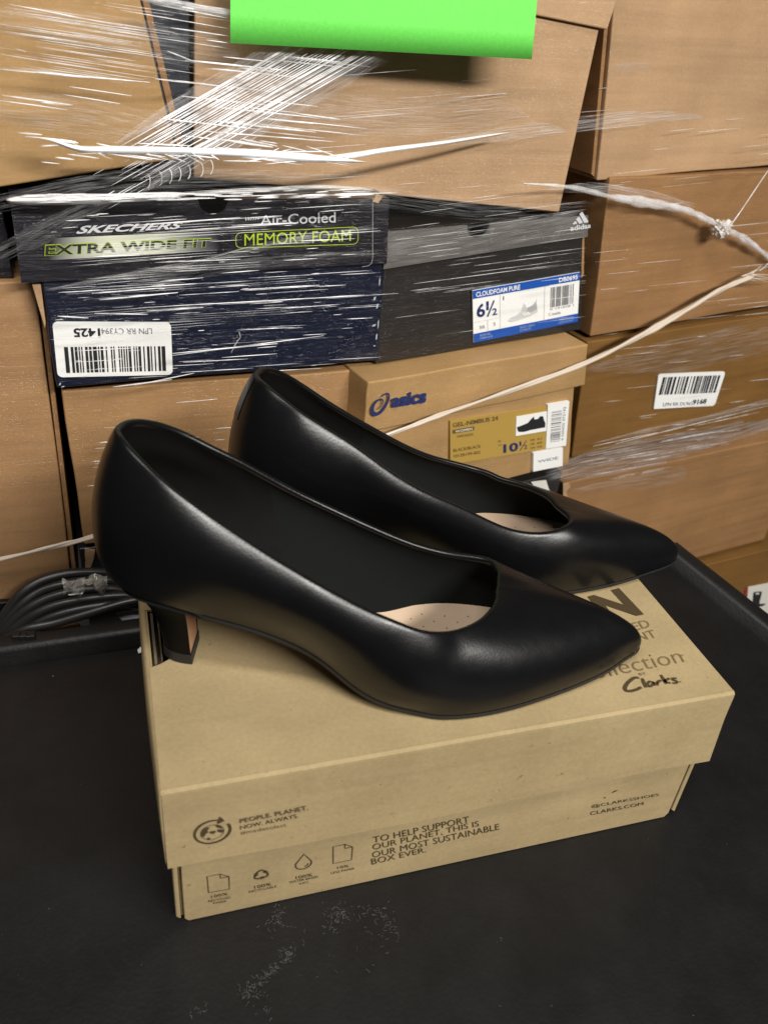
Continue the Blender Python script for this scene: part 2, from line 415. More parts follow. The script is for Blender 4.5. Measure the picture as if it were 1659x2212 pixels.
fibres([(640, 450), (590, 520), (540, 570), (470, 620), (400, 670), (460, 690)], 130, 0.0016)
fibres([(800, 290), (870, 300), (830, 340), (800, 390)], 60, 0.0024)
fibres([(930, 320), (1060, 300), (1100, 370), (1000, 390)], 60, 0.0034)
fibres([(600, 270), (530, 350), (600, 385)], 46, 0.0024)
fibres([(235, 725), (150, 780)], 12, 0.0015); fibres([(1600, 420), (1605, 435)], 3, 0.001)
fibres([(450, 800), (520, 700)], 10, 0.003); fibres([(700, 380), (760, 590)], 8, 0.006); fibres([(900, 520), (1130, 500)], 9, 0.008)
for _ in range(36):
    p = np.array([RNG.uniform(-0.12, 0.46), RNG.uniform(-0.12, 0.19)])
    tube(dust, [(p[0], p[1], 0.0004), (p[0]+0.0006*RNG.uniform(.3, 1.6), p[1]+0.0004*RNG.normal(), 0.0004)], 0.00017*RNG.uniform(.4, 1.2), 4)
for p in ((240, 960), (225, 1040)): 
    q = at_z((p[0])*0.5036, (1100+p[1]*0.5907)/1.173, 0.001)
    tube(dust, [q, q+np.array([0.0012, 0.0006, 0])], 0.0004, 5)
o = dust.build('dust', simple('pale_dust', (0.085, 0.082, 0.08), 0.9), None)
tag(o, 'pale lint and dust fibres scattered on the black cart top', 'dust', kind='stuff')

# ================================================================ the brown shoe box in front
BXW, BXD, BXH, LID = 0.31, 0.192, 0.1118, 0.0556
box = thing('shoe_box', 'brown kraft shoe box on the black cart, carrying the pair of heels', 'shoe box', (0, 0, 0))
# body: front panel, end panels standing a little proud with an open seam
IN = 0.0062
mb = MB()
def slab_front(y0, y1):
    mb.prism([(IN+0.002, 0.0005), (BXW-IN-0.0028, 0.0005), (BXW-IN-0.0005, 0.004), (BXW-IN, 0.10), (IN, 0.10), (IN, 0.003)], y0, y1)
slab_front(0.0034, 0.0054); slab_front(BXD-0.0054, BXD-0.0034)
mb.box((IN+0.003, 0.006, 0.0005), (BXW-IN-0.003, BXD-0.006, 0.003))
mb.build('box_body', KRAFT, box, bevel=0.0007)
for sgn in (0, 1):
    mb = MB()
    x0, x1 = ((IN-0.0042, IN-0.0016), (BXW-IN+0.0022, BXW-IN+0.0056))[sgn]
    mb.prism([(x0, 0.004), (x1, 0.001), (x1, 0.10), (x0, 0.10)], 0.0048, BXD-0.005)
    mb.build('end_panel', KRAFT, box, bevel=0.0009)
    mb = MB(); xa, xb = ((IN-0.0014, IN+0.0008), (BXW-IN-0.0003, BXW-IN+0.002))[sgn]
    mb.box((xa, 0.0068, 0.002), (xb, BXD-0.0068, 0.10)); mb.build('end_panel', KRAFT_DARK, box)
# lid: top sheet with the torn thumb hole at its left edge, front/back/right skirts, bulging left end
zt, zb = BXH, BXH-LID; TH = 0.0014
lid = MB()
bm_pts = [(0, 0.0014), (BXW, 0.0014), (BXW+0.0004, BXD), (0, BXD), (0, 0.1295), (0.0125, 0.1290), (0.0145, 0.1270), (0.0155, 0.115), (0.0150, 0.098), (0.0138, 0.088), (0.011, 0.0865), (0.006, 0.0835), (0.0, 0.0815)]
bmx = bmesh.new()
vt = [bmx.verts.new((x, y, zt)) for x, y in bm_pts]; f = bmx.faces.new(vt)
r = bmesh.ops.extrude_face_region(bmx, geom=[f]); 
for e in r['geom']:
    if isinstance(e, bmesh.types.BMVert): e.co.z = zt-TH
bmesh.ops.triangulate(bmx, faces=[q for q in bmx.faces if len(q.verts) > 4])
bmesh.ops.recalc_face_normals(bmx, faces=bmx.faces)
me = bpy.data.meshes.new('lid'); bmx.to_mesh(me); bmx.free(); me.materials.append(KRAFT)
lid_o = link(bpy.data.objects.new('lid', me), box)
mb = MB()
def skirt_front(y_out, dirn):
    # long skirt with a barely wavy lower edge, slightly sprung outwards
    n = 24; V = []
    for k in range(n+1):
        s_ = k/n; x = BXW*s_; w = 0.0006*math.sin(9*s_+1)+0.0004*math.sin(23*s_)
        for z_, dd in ((zt+0.0001, -0.0022), (zt+0.0001, -0.0014), (zt-0.0003, -0.0005), (zt-0.0012, 0.0001), (zt-0.0026, 0.0002), (zt-0.020, 0.0003), (zb+w, 0.0012+0.0006*math.sin(5*s_))):
            V.append((x+(0.0022 if z_ < zt-0.03 and k == n else 0), y_out-dirn*dd, z_))
    nv = len(V); V2 = [(a, b+dirn*TH, c-(0.0012 if c > zt-0.002 else 0)) for a, b, c in V]; J = 7
    F = []
    for k in range(n):
        for j in range(J-1):
            a = k*J+j; F.append((a, a+J, a+J+1, a+1)); F.append((a+nv, a+1+nv, a+J+1+nv, a+J+nv))
        F.append((k*J+J-1, k*J+2*J-1, k*J+2*J-1+nv, k*J+J-1+nv)); F.append((k*J, k*J+nv, k*J+J+nv, k*J+J))
    for j in range(J-1):
        a = n*J+j; F.append((j, j+1, j+1+nv, j+nv)); F.append((a, a+nv, a+1+nv, a+1))
    mb.add(V+V2, F)
skirt_front(-0.0006, 1); 
o = mb.build('lid_skirt', KRAFT, lid_o)
mb = MB()
prof = [(0.0006, zt-0.0002), (-0.0022, zt-0.0006), (-0.0042, zt-0.0022), (-0.0052, zt-0.006), (-0.0058, zt-0.016), (-0.0052, zt-0.032), (-0.0036, zb+0.004), (-0.0028, zb+0.0015)]
def endskirt(prof, y0, y1, flip):
    n = 16; V = []; m_ = len(prof)
    for k in range(n+1):
        y = y0+(y1-y0)*k/n; bul = 0.22+0.40*math.sin(math.pi*k/n)**0.6
        for x, z_ in prof: V.append(((BXW-x*0.9 if flip else x*bul), y, z_))
    for k in range(n+1):
        y = y0+(y1-y0)*k/n; bul = 0.22+0.40*math.sin(math.pi*k/n)**0.6
        for x, z_ in prof:
            xx = (BXW-x*0.9-0.0012) if flip else x*bul+0.0012
            V.append((xx, y, z_-0.0003))
    off = (n+1)*m_; F = []
    for k in range(n):
        for j in range(m_-1):
            a = k*m_+j; F.append((a, a+1, a+m_+1, a+m_)); a += off; F.append((a, a+m_, a+m_+1, a+1))
        a = k*m_+m_-1; F.append((a, a+off, a+m_+off, a+m_))
    for j in range(m_-1): F.append((j, j+off, j+1+off, j+1)); a = n*m_+j; F.append((a, a+1, a+1+off, a+off))
    mb.add(V, F)
endskirt(prof, -0.0004, BXD-0.001, False)
mb.build('lid_end', KRAFT, lid_o, smooth=True)
mb = MB()
endskirt([(0.0003, zt-0.0004), (0.0002, zt-0.01), (0.0012, zt-0.03), (0.0024, zb+0.0008)], 0.0012, BXD-0.001, True)
mb.build('lid_end', KRAFT, lid_o, smooth=False)
mb = MB(); mb.box((0.001, BXD-TH, zb), (BXW-0.001, BXD, zt-0.0018)); mb.build('lid_skirt', KRAFT, lid_o)
mb = MB()     # layered board edges seen through the thumb hole
for k, x in enumerate((0.0030, 0.0066)):
    mb.box((x, 0.078, 0.05), (x+(0.0014, 0.0008, 0.0012, 0.0007)[k], 0.135, zt-(0.0030, 0.006, 0.004, 0.009)[k]))
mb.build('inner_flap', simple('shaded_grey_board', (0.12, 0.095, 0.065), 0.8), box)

# ---------------------------------------------------------------- printing on the brown box
fr_lid = Face(box, -0.0016); fr_body = Face(box, 0.0034); fr_top = Face(box, 0, horizontal=zt)
zc = lambda x, y: (392+x*0.2261, 1705+y*0.2261)
zd = lambda x, y: (298.4+x*0.4882, 1492+y*0.4882)
ze = lambda x, y: (1261.7+x*0.14389, 1662.4+y*0.14389)
pr = Print(fr_lid, 0.0004)
def T(p, z_, t, *Q, **k): p.text(t, p.quad([z_(*q) for q in Q]), **k)
T(pr, zc, 'PEOPLE. PLANET.', (562, 318), (1215, 190), (1205, 150), (560, 280), bold=0.004)
T(pr, zc, 'NOW. ALWAYS.', (565, 380), (1120, 265), (1115, 228), (562, 345), bold=0.004)
T(pr, zc, '#madetolast', (568, 432), (1005, 352), (1000, 318), (565, 398), m=1)
c = fr_lid.px(*zc(300, 402)); R_ = abs(fr_lid.px(*zc(482, 366))[0]-fr_lid.px(*zc(118, 446))[0])/2
circ = lambda rr, a0, a1, n=40: c+rr*np.array([(math.cos(math.radians(a0+(a1-a0)*i/n)), math.sin(math.radians(a0+(a1-a0)*i/n))) for i in range(n+1)])
pr.stroke(circ(R_*0.93, 28, -290), np.linspace(R_*0.15, R_*0.10, 41))
h = circ(R_*0.93, 70, 71, 1)[0]
pr.poly([h+R_*np.array(p) for p in ((-0.06, -0.30), (0.33, -0.10), (0.10, 0.30))], off=0.0001)
gl = c+np.array([0.0, -0.02*R_]); rg = R_*0.60
pr.stroke(gl+(circ(rg, 0, 360)-c), R_*0.03, off=0.0001)
def blob(pts): pr.poly([gl+rg*np.array(p) for p in pts], off=0.0002)
blob([(-0.98, 0.1), (-0.8, 0.6), (-0.45, 0.86), (-0.25, 0.75), (-0.45, 0.45), (-0.40, 0.15), (-0.62, -0.02), (-0.70, -0.3), (-0.9, -0.35)])
blob([(0.10, 0.95), (0.5, 0.85), (0.35, 0.62), (0.62, 0.45), (0.9, 0.30), (0.8, 0.6), (0.55, 0.82)])
blob([(0.50, 0.30), (0.95, 0.12), (0.98, -0.15), (0.75, -0.25), (0.45, -0.05)])
blob([(-0.55, -0.72), (-0.25, -0.62), (-0.2, -0.9), (-0.4, -0.9)])
hs = [(16*math.sin(t)**3/60, (13*math.cos(t)-5*math.cos(2*t)-2*math.cos(3*t)-math.cos(4*t))/60) for t in np.linspace(0, 2*math.pi, 24, endpoint=False)]
pr.poly([gl+rg*np.array((x+0.02, y+0.03)) for x, y in hs], off=0.0003)
pr.build('printed_mark', [INK_BROWN, INK_BROWN_SOFT], lid_o)
pr = Print(fr_body, 0.0004)
T(pr, zd, 'TO HELP SUPPORT', (1040, 672), (1465, 580), (1462, 553), (1038, 645), bold=0.0)
T(pr, zd, 'OUR PLANET, THIS IS', (1038, 707), (1508, 600), (1506, 573), (1036, 678), bold=0.0)
T(pr, zd, 'OUR MOST SUSTAINABLE', (1036, 738), (1598, 612), (1596, 585), (1034, 712), bold=0.0)
T(pr, zd, 'BOX EVER.', (1033, 768), (1275, 712), (1272, 690), (1030, 742), bold=0.0)
T(pr, ze, '@CLARKSSHOES', (105, 580), (1118, 395), (1115, 348), (105, 525), bold=0.0)
T(pr, ze, 'CLARKS.COM', (85, 680), (880, 525), (885, 480), (85, 628), bold=0.0)
for a, b_ in (((410, 345), (500, 302)), ((290, 428), (320, 410))):
    pr.stroke([fr_body.px(*ze(*a)), fr_body.px(*ze((a[0]+b_[0])/2, (a[1]+b_[1])/2-6)), fr_body.px(*ze(*b_))], np.array([0.0003, 0.0012, 0.0002]))
def page(TL, TR, BR, BL):
    q = [fr_body.px(*zc(*p)) for p in (BL, BR, TR, TL)]; Q = np.array(q)
    g = lambda a, b_: quadmap(Q, np.array([(a, b_)]))[0]
    pr.stroke([g(0, 0), g(1, 0), g(1, 0.76), g(0.6, 1), g(0, 1)], 0.00055, closed=True)
    pr.stroke([g(0.6, 1), g(0.6, 0.76), g(1, 0.76)], 0.00055)
page((248, 828), (455, 790), (460, 948), (262, 982)); page((1450, 543), (1638, 505), (1625, 668), (1450, 705))
def two(a, b_, m=0):
    T(pr, zc, *a, bold=0.004); T(pr, zc, *b_, bold=0.0)
two(('100%', (288, 1035), (445, 1003), (442, 980), (285, 1010)), ('RECYCLED', (260, 1075), (472, 1035), (470, 1016), (258, 1056)))
T(pr, zc, 'PAPER', (308, 1092), (435, 1070), (433, 1055), (306, 1076))
two(('100%', (700, 945), (860, 912), (856, 885), (696, 918)), ('RECYCLABLE', (648, 985), (912, 930), (910, 911), (646, 966)))
two(('100%', (1095, 855), (1250, 822), (1248, 796), (1092, 828)), ('WATER-BASED', (1030, 895), (1310, 838), (1308, 818), (1030, 874)))
T(pr, zc, 'INKS', (1127, 907), (1215, 888), (1213, 872), (1125, 891))
two(('10%', (1490, 757), (1598, 735), (1595, 713), (1488, 734)), ('LESS PAPER', (1430, 805), (1655, 760), (1655, 741), (1430, 786)))
tip = fr_body.px(*zc(1172, 615)); dw = abs(fr_body.px(*zc(1248, 690))[0]-fr_body.px(*zc(1095, 722))[0])/2; dc = np.array([tip[0], tip[1]-dw*1.95])
dp = [tip]+[dc+dw*np.array((math.cos(math.radians(a))*1.0, math.sin(math.radians(a)))) for a in range(28, -209, -12)]
pr.stroke(dp, 0.00075, closed=True); pr.stroke([dc+dw*0.6*np.array((math.cos(math.radians(a)), math.sin(math.radians(a)))) for a in range(-5, -76, -10)], 0.0006)
rc = fr_body.px(*zc(763, 800)); rr = abs(fr_body.px(*zc(875, 770))[0]-fr_body.px(*zc(650, 830))[0])/2
for k in range(3):
    a = math.radians(90-120*k); R2 = np.array([[math.cos(a-math.pi/2), -math.sin(a-math.pi/2)], [math.sin(a-math.pi/2), math.cos(a-math.pi/2)]])
    P = np.array([(-0.56, 0.02), (-0.30, 0.46), (-0.08, 0.60), (0.12, 0.58), (0.34, 0.28)])*rr
    pr.stroke([rc+np.array([0, -0.15*rr])+R2@p for p in smooth_path(P, 4)], rr*0.17)
    pr.poly([rc+np.array([0, -0.15*rr])+R2@(np.array(p)*rr) for p in ((0.10, 0.26), (0.56, 0.40), (0.50, 0.02))], off=0.0001)
pr.build('printed_text', [INK_BROWN], box)
pr = Print(fr_top, 0.0004)
tq = lambda *Q: np.array([fr_top.px(*q) for q in Q])
pr.text('N', tq((1313, 1345), (1390, 1328), (1336, 1271), (1268, 1290)), bold=0.05)
pr.text('NATURED', tq((1266, 1390), (1406, 1355), (1395, 1339), (1257, 1373)), m=1)
pr.text('CONSTANT', tq((1255, 1419), (1420, 1377), (1409, 1361), (1246, 1402)), m=1)
pr.text('Collection', tq((1243, 1477), (1478, 1431), (1461, 1401), (1228, 1447)), bold=-0.012, m=1)
pr.text('TM', tq((1469, 1419), (1476, 1417.5), (1474, 1414.5), (1467, 1416)), m=1)
pr.text('BY', tq((1381, 1460), (1396, 1457), (1393, 1452.5), (1378, 1455.5)), m=1)
zk = lambda x, y: ((1200+x*0.4497)/1.173, (1450+y*0.4497)/1.173)
def script(pts, w):
    P = smooth_path([fr_top.px(*zk(*p)) for p in pts], 6); pr.stroke(P, w*np.r_[np.linspace(0.75, 1.05, len(P)//2), np.linspace(1.05, 0.75, len(P)-len(P)//2)])
script([(930, 598), (905, 597), (872, 620), (852, 648), (855, 668), (880, 672), (915, 664), (943, 650)], 0.0021)
script([(948, 600), (957, 625), (968, 652)], 0.0021)
script([(1008, 622), (990, 618), (978, 632), (985, 645), (1003, 640), (1012, 622), (1018, 642)], 0.0016)
script([(1028, 622), (1034, 641)], 0.0017); script([(1031, 630), (1042, 616), (1056, 612)], 0.0016)
script([(1052, 580), (1072, 612), (1082, 632)], 0.0020); script([(1102, 600), (1074, 616), (1108, 628)], 0.0017)
script([(1142, 600), (1122, 600), (1120, 608), (1142, 617), (1138, 627), (1118, 627)], 0.0016)
pr.poly([fr_top.px(*zk(*p)) for p in ((1155, 618), (1166, 616), (1168, 623), (1157, 625))], 1)
pr.build('printed_text', [INK_BROWN, INK_BROWN_SOFT], lid_o)

# ================================================================ the pair of heels
SHOE_KEYS = [
(-0.028,0,0.0545,-0.0215,0,0.1366,-0.0135,0,0.011,-0.0165,0,-0.028),
(-0.0185,-0.0185,0.0545,-0.016,-0.013,0.1365,-0.009,-0.0112,0.0138,-0.01,-0.0135,-0.02408),
(-0.001,-0.025,0.0527,0,-0.0245,0.1265,-0.001,-0.0122,0.018,-0.002,-0.0136,-0.02408),
(0.018,-0.028,0.0488,0.024,-0.0285,0.1085,0,-0.0085,0.02,-0.001,-0.01547,-0.019608),
(0.041,-0.0295,0.0425,0.052,-0.0335,0.0905,0,-0.0075,0.019,-0.002,-0.01326,-0.01634),
(0.0642,-0.029,0.031,0.077,-0.0375,0.0765,0.001,-0.0085,0.018,-0.003,-0.01326,-0.014706),
(0.08,-0.0334,0.0225,0.096,-0.041,0.0675,0.002,-0.0085,0.0165,-0.004,-0.01326,-0.014706),
(0.0955,-0.0397,0.0125,0.11,-0.0425,0.0618,0.002,-0.0085,0.0165,-0.004,-0.01326,-0.014706),
(0.1115,-0.0442,0.0066,0.1225,-0.0425,0.0565,0.001,-0.01071,0.016,-0.003,-0.01496,-0.01548),
(0.1275,-0.0465,0.004,0.133,-0.0393,0.0528,0.001,-0.008568,0.016,-0.001,-0.01782,-0.01376),
(0.1415,-0.048,0.0033,0.1405,-0.035,0.05,0.001,-0.00595,0.016,0.003,-0.015,-0.014),
(0.166,-0.044,0.0033,0.149,-0.0293,0.0488,0.002,-0.006,0.017,0.012,-0.016,-0.012),
(0.192,-0.035,0.0037,0.1577,-0.0215,0.0483,0.003,-0.005,0.018,0.022,-0.014,-0.011),
(0.2163,-0.0245,0.0045,0.164,-0.0125,0.0484,0.004,-0.004,0.019,0.032,-0.01,-0.0095),
(0.236,-0.0143,0.006,0.1668,-0.0055,0.0487,0.004,-0.003,0.02,0.04,-0.006,-0.009),
(0.249,-0.005,0.007,0.1675,-0.001,0.049,0.004,-0.002,0.02,0.044,-0.002,-0.008),
(0.2585,0.003,0.008,0.1685,0.002,0.0493,0.004,0,0.019,0.046,0.001,-0.008),
(0.25,0.0105,0.007,0.1695,0.006,0.0497,0.004,0.002,0.02,0.044,0.004,-0.008),
(0.236,0.016,0.006,0.1705,0.01,0.0505,0.004,0.003,0.02,0.04,0.007,-0.009),
(0.214,0.0235,0.0045,0.171,0.0155,0.051,0.003,0.004,0.019,0.03,0.01,-0.0095),
(0.19,0.03,0.0037,0.1685,0.023,0.0515,0.002,0.005,0.018,0.016,0.012,-0.011),
(0.166,0.0345,0.0033,0.161,0.028,0.0508,0.001,0.006,0.017,0.008,0.011,-0.013),
(0.145,0.036,0.0033,0.149,0.031,0.0508,0,0.006,0.016,0.002,0.009,-0.015),
(0.125,0.0285,0.005,0.1275,0.032,0.0555,0,0.0084,0.016,0,0.00945,-0.01462),
(0.105,0.0185,0.009,0.101,0.0325,0.0665,0,0.01155,0.016,0,0.0102,-0.01548),
(0.085,0.0175,0.0185,0.077,0.0335,0.0775,0,0.009,0.017,0,0.01173,-0.01548),
(0.0642,0.0205,0.031,0.055,0.032,0.09,0,0.009,0.018,0,0.01173,-0.01634),
(0.041,0.0245,0.042,0.034,0.029,0.1045,0,0.0085,0.019,0,0.01173,-0.01892),
(0.018,0.026,0.0485,0.018,0.0265,0.1145,0,0.0095,0.02,0,0.013685,-0.0215),
(-0.001,0.0248,0.0525,0,0.0235,0.1255,-0.001,0.0122,0.018,-0.002,0.0136,-0.02408),
(-0.0185,0.0185,0.0545,-0.0155,0.0125,0.1345,-0.009,0.0112,0.0138,-0.01,0.0135,-0.02408),
]
def pspline(Y, n):
    Y = np.asarray(Y, float); N_ = len(Y); A = np.zeros((N_, N_))
    for i in range(N_): A[i, i] = 4; A[i, (i+1) % N_] = 1; A[i, (i-1) % N_] = 1
    D = np.linalg.solve(A, 3*(np.roll(Y, -1, 0)-np.roll(Y, 1, 0))); out = []
    for i in range(N_):
        a, c, da, dc = Y[i], Y[(i+1) % N_], D[i], D[(i+1) % N_]
        for k in range(n):
            t = k/n; out.append((2*t**3-3*t*t+1)*a+(t**3-2*t*t+t)*da+(-2*t**3+3*t*t)*c+(t**3-t*t)*dc)
    return np.array(out)
def unit(a): return a/np.maximum(np.linalg.norm(a, axis=-1, keepdims=True), 1e-12)
def grid_faces(nr, nc, flip=False):
    F = []
    for i in range(nr):
        i2 = (i+1) % nr
        for j in range(nc-1):
            f = (i*nc+j, i2*nc+j, i2*nc+j+1, i*nc+j+1); F.append(f[::-1] if flip else f)
    return F
HEEL = leather('black_heel_cover', (0.0036, 0.0036, 0.0041), 0.52, 0.10, 0.06, 0.10)
def fixn(o):
    b = bmesh.new(); b.from_mesh(o.data); bmesh.ops.recalc_face_normals(b, faces=b.faces); b.to_mesh(o.data); b.free(); return o
def build_shoe(label, place, mir=1, warp=None):
    n, m, R = 10, 34, 0.0019
    K = pspline(SHOE_KEYS, n); S, T_, d0, d1 = K[:, :3], K[:, 3:6], K[:, 6:9], K[:, 9:12]
    tan = unit(np.roll(T_, -1, 0)-np.roll(T_, 1, 0)); dn = unit(d1); dn = unit(dn-tan*(dn*tan).sum(1, keepdims=True)); inw = unit(np.cross(tan, dn))
    Ee = T_+dn*R; t = np.linspace(0, 1, m)[None, :, None]
    P0, P1, P2, P3 = [x[:, None, :] for x in (S, S+d0, Ee+d1, Ee)]
    G = (1-t)**3*P0+3*(1-t)**2*t*P1+3*(1-t)*t*t*P2+t**3*P3
    NR_ = len(G); wsm = np.clip(1.35*np.sin(math.pi*t), 0, 1); kk = np.arange(-18, 19); gk = np.exp(-(kk/6.5)**2/2); gk /= gk.sum()
    ki = np.arange(NR_)/n; zone = np.clip(np.minimum(ki-6.5, 15.0-ki), 0, 1)+np.clip(np.minimum(ki-17.0, 25.5-ki), 0, 1); wsm = wsm*zone[:, None, None]
    G = G*(1-wsm)+wsm*sum(w_*np.roll(G, int(k_), 0) for k_, w_ in zip(kk, gk))
    a = np.linspace(0, math.pi, 8)[1:][None, :, None]; Cc = Ee+inw*R
    A = Cc[:, None]-inw[:, None]*R*np.cos(a)-dn[:, None]*R*np.sin(a)
    gs = np.roll(G, -1, 0)-np.roll(G, 1, 0); gt = np.gradient(G, axis=1); nrm = unit(np.cross(gs, gt))
    if (nrm[:, -1]*inw).sum() > 0: nrm = -nrm
    def W(P):
        P = np.array(P, float)
        if warp is not None: P = warp(P)
        P[..., 1] *= mir; return P
    root = thing('high_heel', label, 'shoe', place[:3], place[3], 'pair of black heels on the box')
    fl = mir < 0
    NR = len(G)
    U = np.concatenate([G, A], 1); nc = U.shape[1]
    mesh_obj('upper', W(U).reshape(-1, 3), grid_faces(NR, nc, not fl), LEATHER, root, smooth=True)
    # lining: from the inner end of the rolled edge down to the insole
    I = G-nrm*0.0030
    tt = np.linspace(0, 1, m); low = 0.06
    rows = [A[:, -1]]
    for q in np.linspace(0.93, low, 20):
        j = q*(m-1); j0 = int(j); w = j-j0; P = I[:, j0]*(1-w)+I[:, min(j0+1, m-1)]*w
        ub_ = K[:, 3]; dz = Ee[:, 2]-P[:, 2]                 # padded grip round the heel
        heel = np.clip((0.034-ub_)/0.03, 0, 1); bell = np.exp(-((dz-0.016)/0.010)**2)
        rows.append(P-nrm[:, int(round(j))]*(0.0034*heel*bell)[:, None])
    Ln = np.stack(rows, 1)
    rear = K[:, 3] < 0.047
    ids = np.arange(NR)
    def patch(mask, nm, mat):
        F = []; nc2 = Ln.shape[1]
        for i in range(NR):
            if mask[i]:
                i2 = (i+1) % NR
                for j in range(nc2-1):
                    f = (i*nc2+j, i*nc2+j+1, i2*nc2+j+1, i2*nc2+j); F.append(f if not fl else f[::-1])
        V = W(Ln).reshape(-1, 3); used = sorted({q for f in F for q in f}); mp = {q: k for k, q in enumerate(used)}
        return mesh_obj(nm, V[used], [tuple(mp[q] for q in f) for f in F], mat, root, smooth=True)
    patch(~rear, 'lining', FABRIC); patch(rear, 'heel_lining', LEATHER_IN)
    # insole, with its perforations
    half = 16*n
    near, far = S[:half+1], np.vstack([S[half:], S[:1]])[::-1]
    us = np.linspace(-0.0245, 0.2535, 90); V = []; nv_ = 13
    for u in us:
        v0 = np.interp(u, near[:, 0], near[:, 1])+0.0012; v1 = np.interp(u, far[:, 0], far[:, 1])-0.0012
        z0 = np.interp(u, near[:, 0], near[:, 2])+0.0045; z1 = np.interp(u, far[:, 0], far[:, 2])+0.0045
        for k in range(nv_):
            s_ = k/(nv_-1); cup = 0.0022*(2*s_-1)**2; V.append((u, v0+(v1-v0)*s_, z0+(z1-z0)*s_+cup))
    F = [(i*nv_+j, (i+1)*nv_+j, (i+1)*nv_+j+1, i*nv_+j+1) for i in range(len(us)-1) for j in range(nv_-1)]
    if fl: F = [f[::-1] for f in F]
    nF = len(F); fm = [0]*nF; V = list(V)
    for iu in range(9):
        for iv in range(6):
            u, v = 0.128+iu*0.0068, -0.030+iv*0.0098+(0.0049 if iu % 2 else 0)
            v0 = np.interp(u, near[:, 0], near[:, 1]); v1 = np.interp(u, far[:, 0], far[:, 1]); s_ = (v-v0)/(v1-v0)
            if not 0.1 < s_ < 0.9: continue
            z_ = np.interp(u, near[:, 0], near[:, 2])*(1-s_)+np.interp(u, far[:, 0], far[:, 2])*s_+0.0045+0.0022*(2*s_-1)**2+0.0002
            b = len(V)
            for k in range(6): V.append((u+0.00055*math.cos(k*1.047), v+0.00055*math.sin(k*1.047), z_))
            F.append(tuple(range(b, b+6)) if not fl else tuple(range(b+5, b-1, -1))); fm.append(1)
    mesh_obj('insole', W(np.array(V)), F, None, root, smooth=True, mats=[INSOLE, simple('insole_perforation', (0.16, 0.09, 0.055), 0.8)], fm=fm)
    # outsole: thin black sheet under the sole edge
    So = S.copy(); cen = np.array([0.12, -0.005, 0])
    tn = unit(np.roll(S, -1, 0)-np.roll(S, 1, 0)); on = unit(np.cross(tn, np.array([0, 0, 1.0])))
    if (on[5*n]*np.array([0, -1, 0])).sum() < 0: on = -on
    ring = [S+on*0.0002, S+on*0.0004-np.array([0, 0, 0.0005]), S+on*0.0003, S-on*0.001]
    zlow = np.maximum(S[:, 2]-0.0028, 0.0)
    ring[2][:, 2] = zlow+0.0003; ring[3][:, 2] = zlow
    hz = np.clip((S[:, 0]-0.006)/0.012, 0, 1)[:, None]          # no welt round the covered heel
    ring = [S*1.0+(r_-S)*hz-on*0.0012*(1-hz)+np.array([0, 0, 0.0015])*(1-hz) for r_ in ring]
    Rg = np.stack(ring, 1); Vr = list(W(Rg).reshape(-1, 3)); F = grid_faces(NR, 4, fl)
    bot = []
    for i in range(half+1):                              # bottom strips between matching near/far ribs
        pass
    nb_ = len(Vr); u_s = np.linspace(-0.0245, 0.256, 80)
    for u in u_s:
        for src in (near, far):
            v = np.interp(u, src[:, 0], src[:, 1]); z_ = max(np.interp(u, src[:, 0], src[:, 2])-0.0028, 0.0)
            Vr.append(W(np.array([[u, v*0.985, z_]]))[0])
    F += [(nb_+2*i, nb_+2*i+1, nb_+2*i+3, nb_+2*i+2) for i in range(len(u_s)-1)]
    mesh_obj('outsole', Vr, F, RUBBER, root, smooth=True)
    # heel: D-shaped sections from the top piece up to the seat
    lev = [(0.0062, -0.0075, 0.0088, 0.0098), (0.012, -0.0081, 0.0086, 0.0102), (0.020, -0.0093, 0.0085, 0.0110), (0.028, -0.0113, 0.0084, 0.0122), (0.034, -0.0140, 0.0083, 0.0136),
           (0.039, -0.0168, 0.0083, 0.0155), (0.043, -0.0191, 0.0083, 0.0180), (0.047, -0.0213, 0.0083, 0.0210), (0.051, -0.0247, 0.0084, 0.0236), (0.0535, -0.0270, 0.0084, 0.0248), (0.056, -0.0290, 0.0084, 0.0254)]
    def Dsec(zz, ub2, uf, hw, ns=20):
        P = [(uf, -hw, zz)]
        for k in range(1, ns):
            a_ = math.pi*k/ns; ca = math.cos(a_); sa = math.sin(a_)
            P.append((uf-(uf-ub2)*abs(sa)**0.92, -hw*np.sign(ca)*abs(ca)**0.95, zz))
        P.append((uf, hw, zz)); return P
    def turn(P):
        P = np.array(P, float); a_ = math.radians(-4); u0, v0 = P[..., 0].copy(), P[..., 1].copy()
        P[..., 0] = u0*math.cos(a_)-v0*math.sin(a_); P[..., 1] = u0*math.sin(a_)+v0*math.cos(a_); return P
    rowsD = [Dsec(*l[:4]) for l in lev]; nd = len(rowsD[0])
    Vh = [p for r_ in rowsD for p in r_]; F = []
    for i in range(len(lev)-1):
        for j in range(nd-1): F.append((i*nd+j, i*nd+j+1, (i+1)*nd+j+1, (i+1)*nd+j))
    heel = mesh_obj('heel', W(turn(Vh)), [f if fl else f[::-1] for f in F], HEEL, root, smooth=True)
    fixn(heel)
    Vb = []
    for r_ in rowsD: Vb += [(r_[0][0]-0.0003, r_[0][1]+0.0011, r_[0][2]), (r_[0][0]-0.0003, r_[-1][1]-0.0011, r_[0][2])]
    Vb += [(a_-0.002, b_, c_) for a_, b_, c_ in Vb]; q = len(rowsD)*2
    F = [(2*i, 2*i+1, 2*i+3, 2*i+2) for i in range(len(rowsD)-1)]+[(2*i+q, 2*i+2+q, 2*i+3+q, 2*i+1+q) for i in range(len(rowsD)-1)]
    fixn(mesh_obj('heel_breast', W(turn(Vb)), F, HEELTAN, heel))
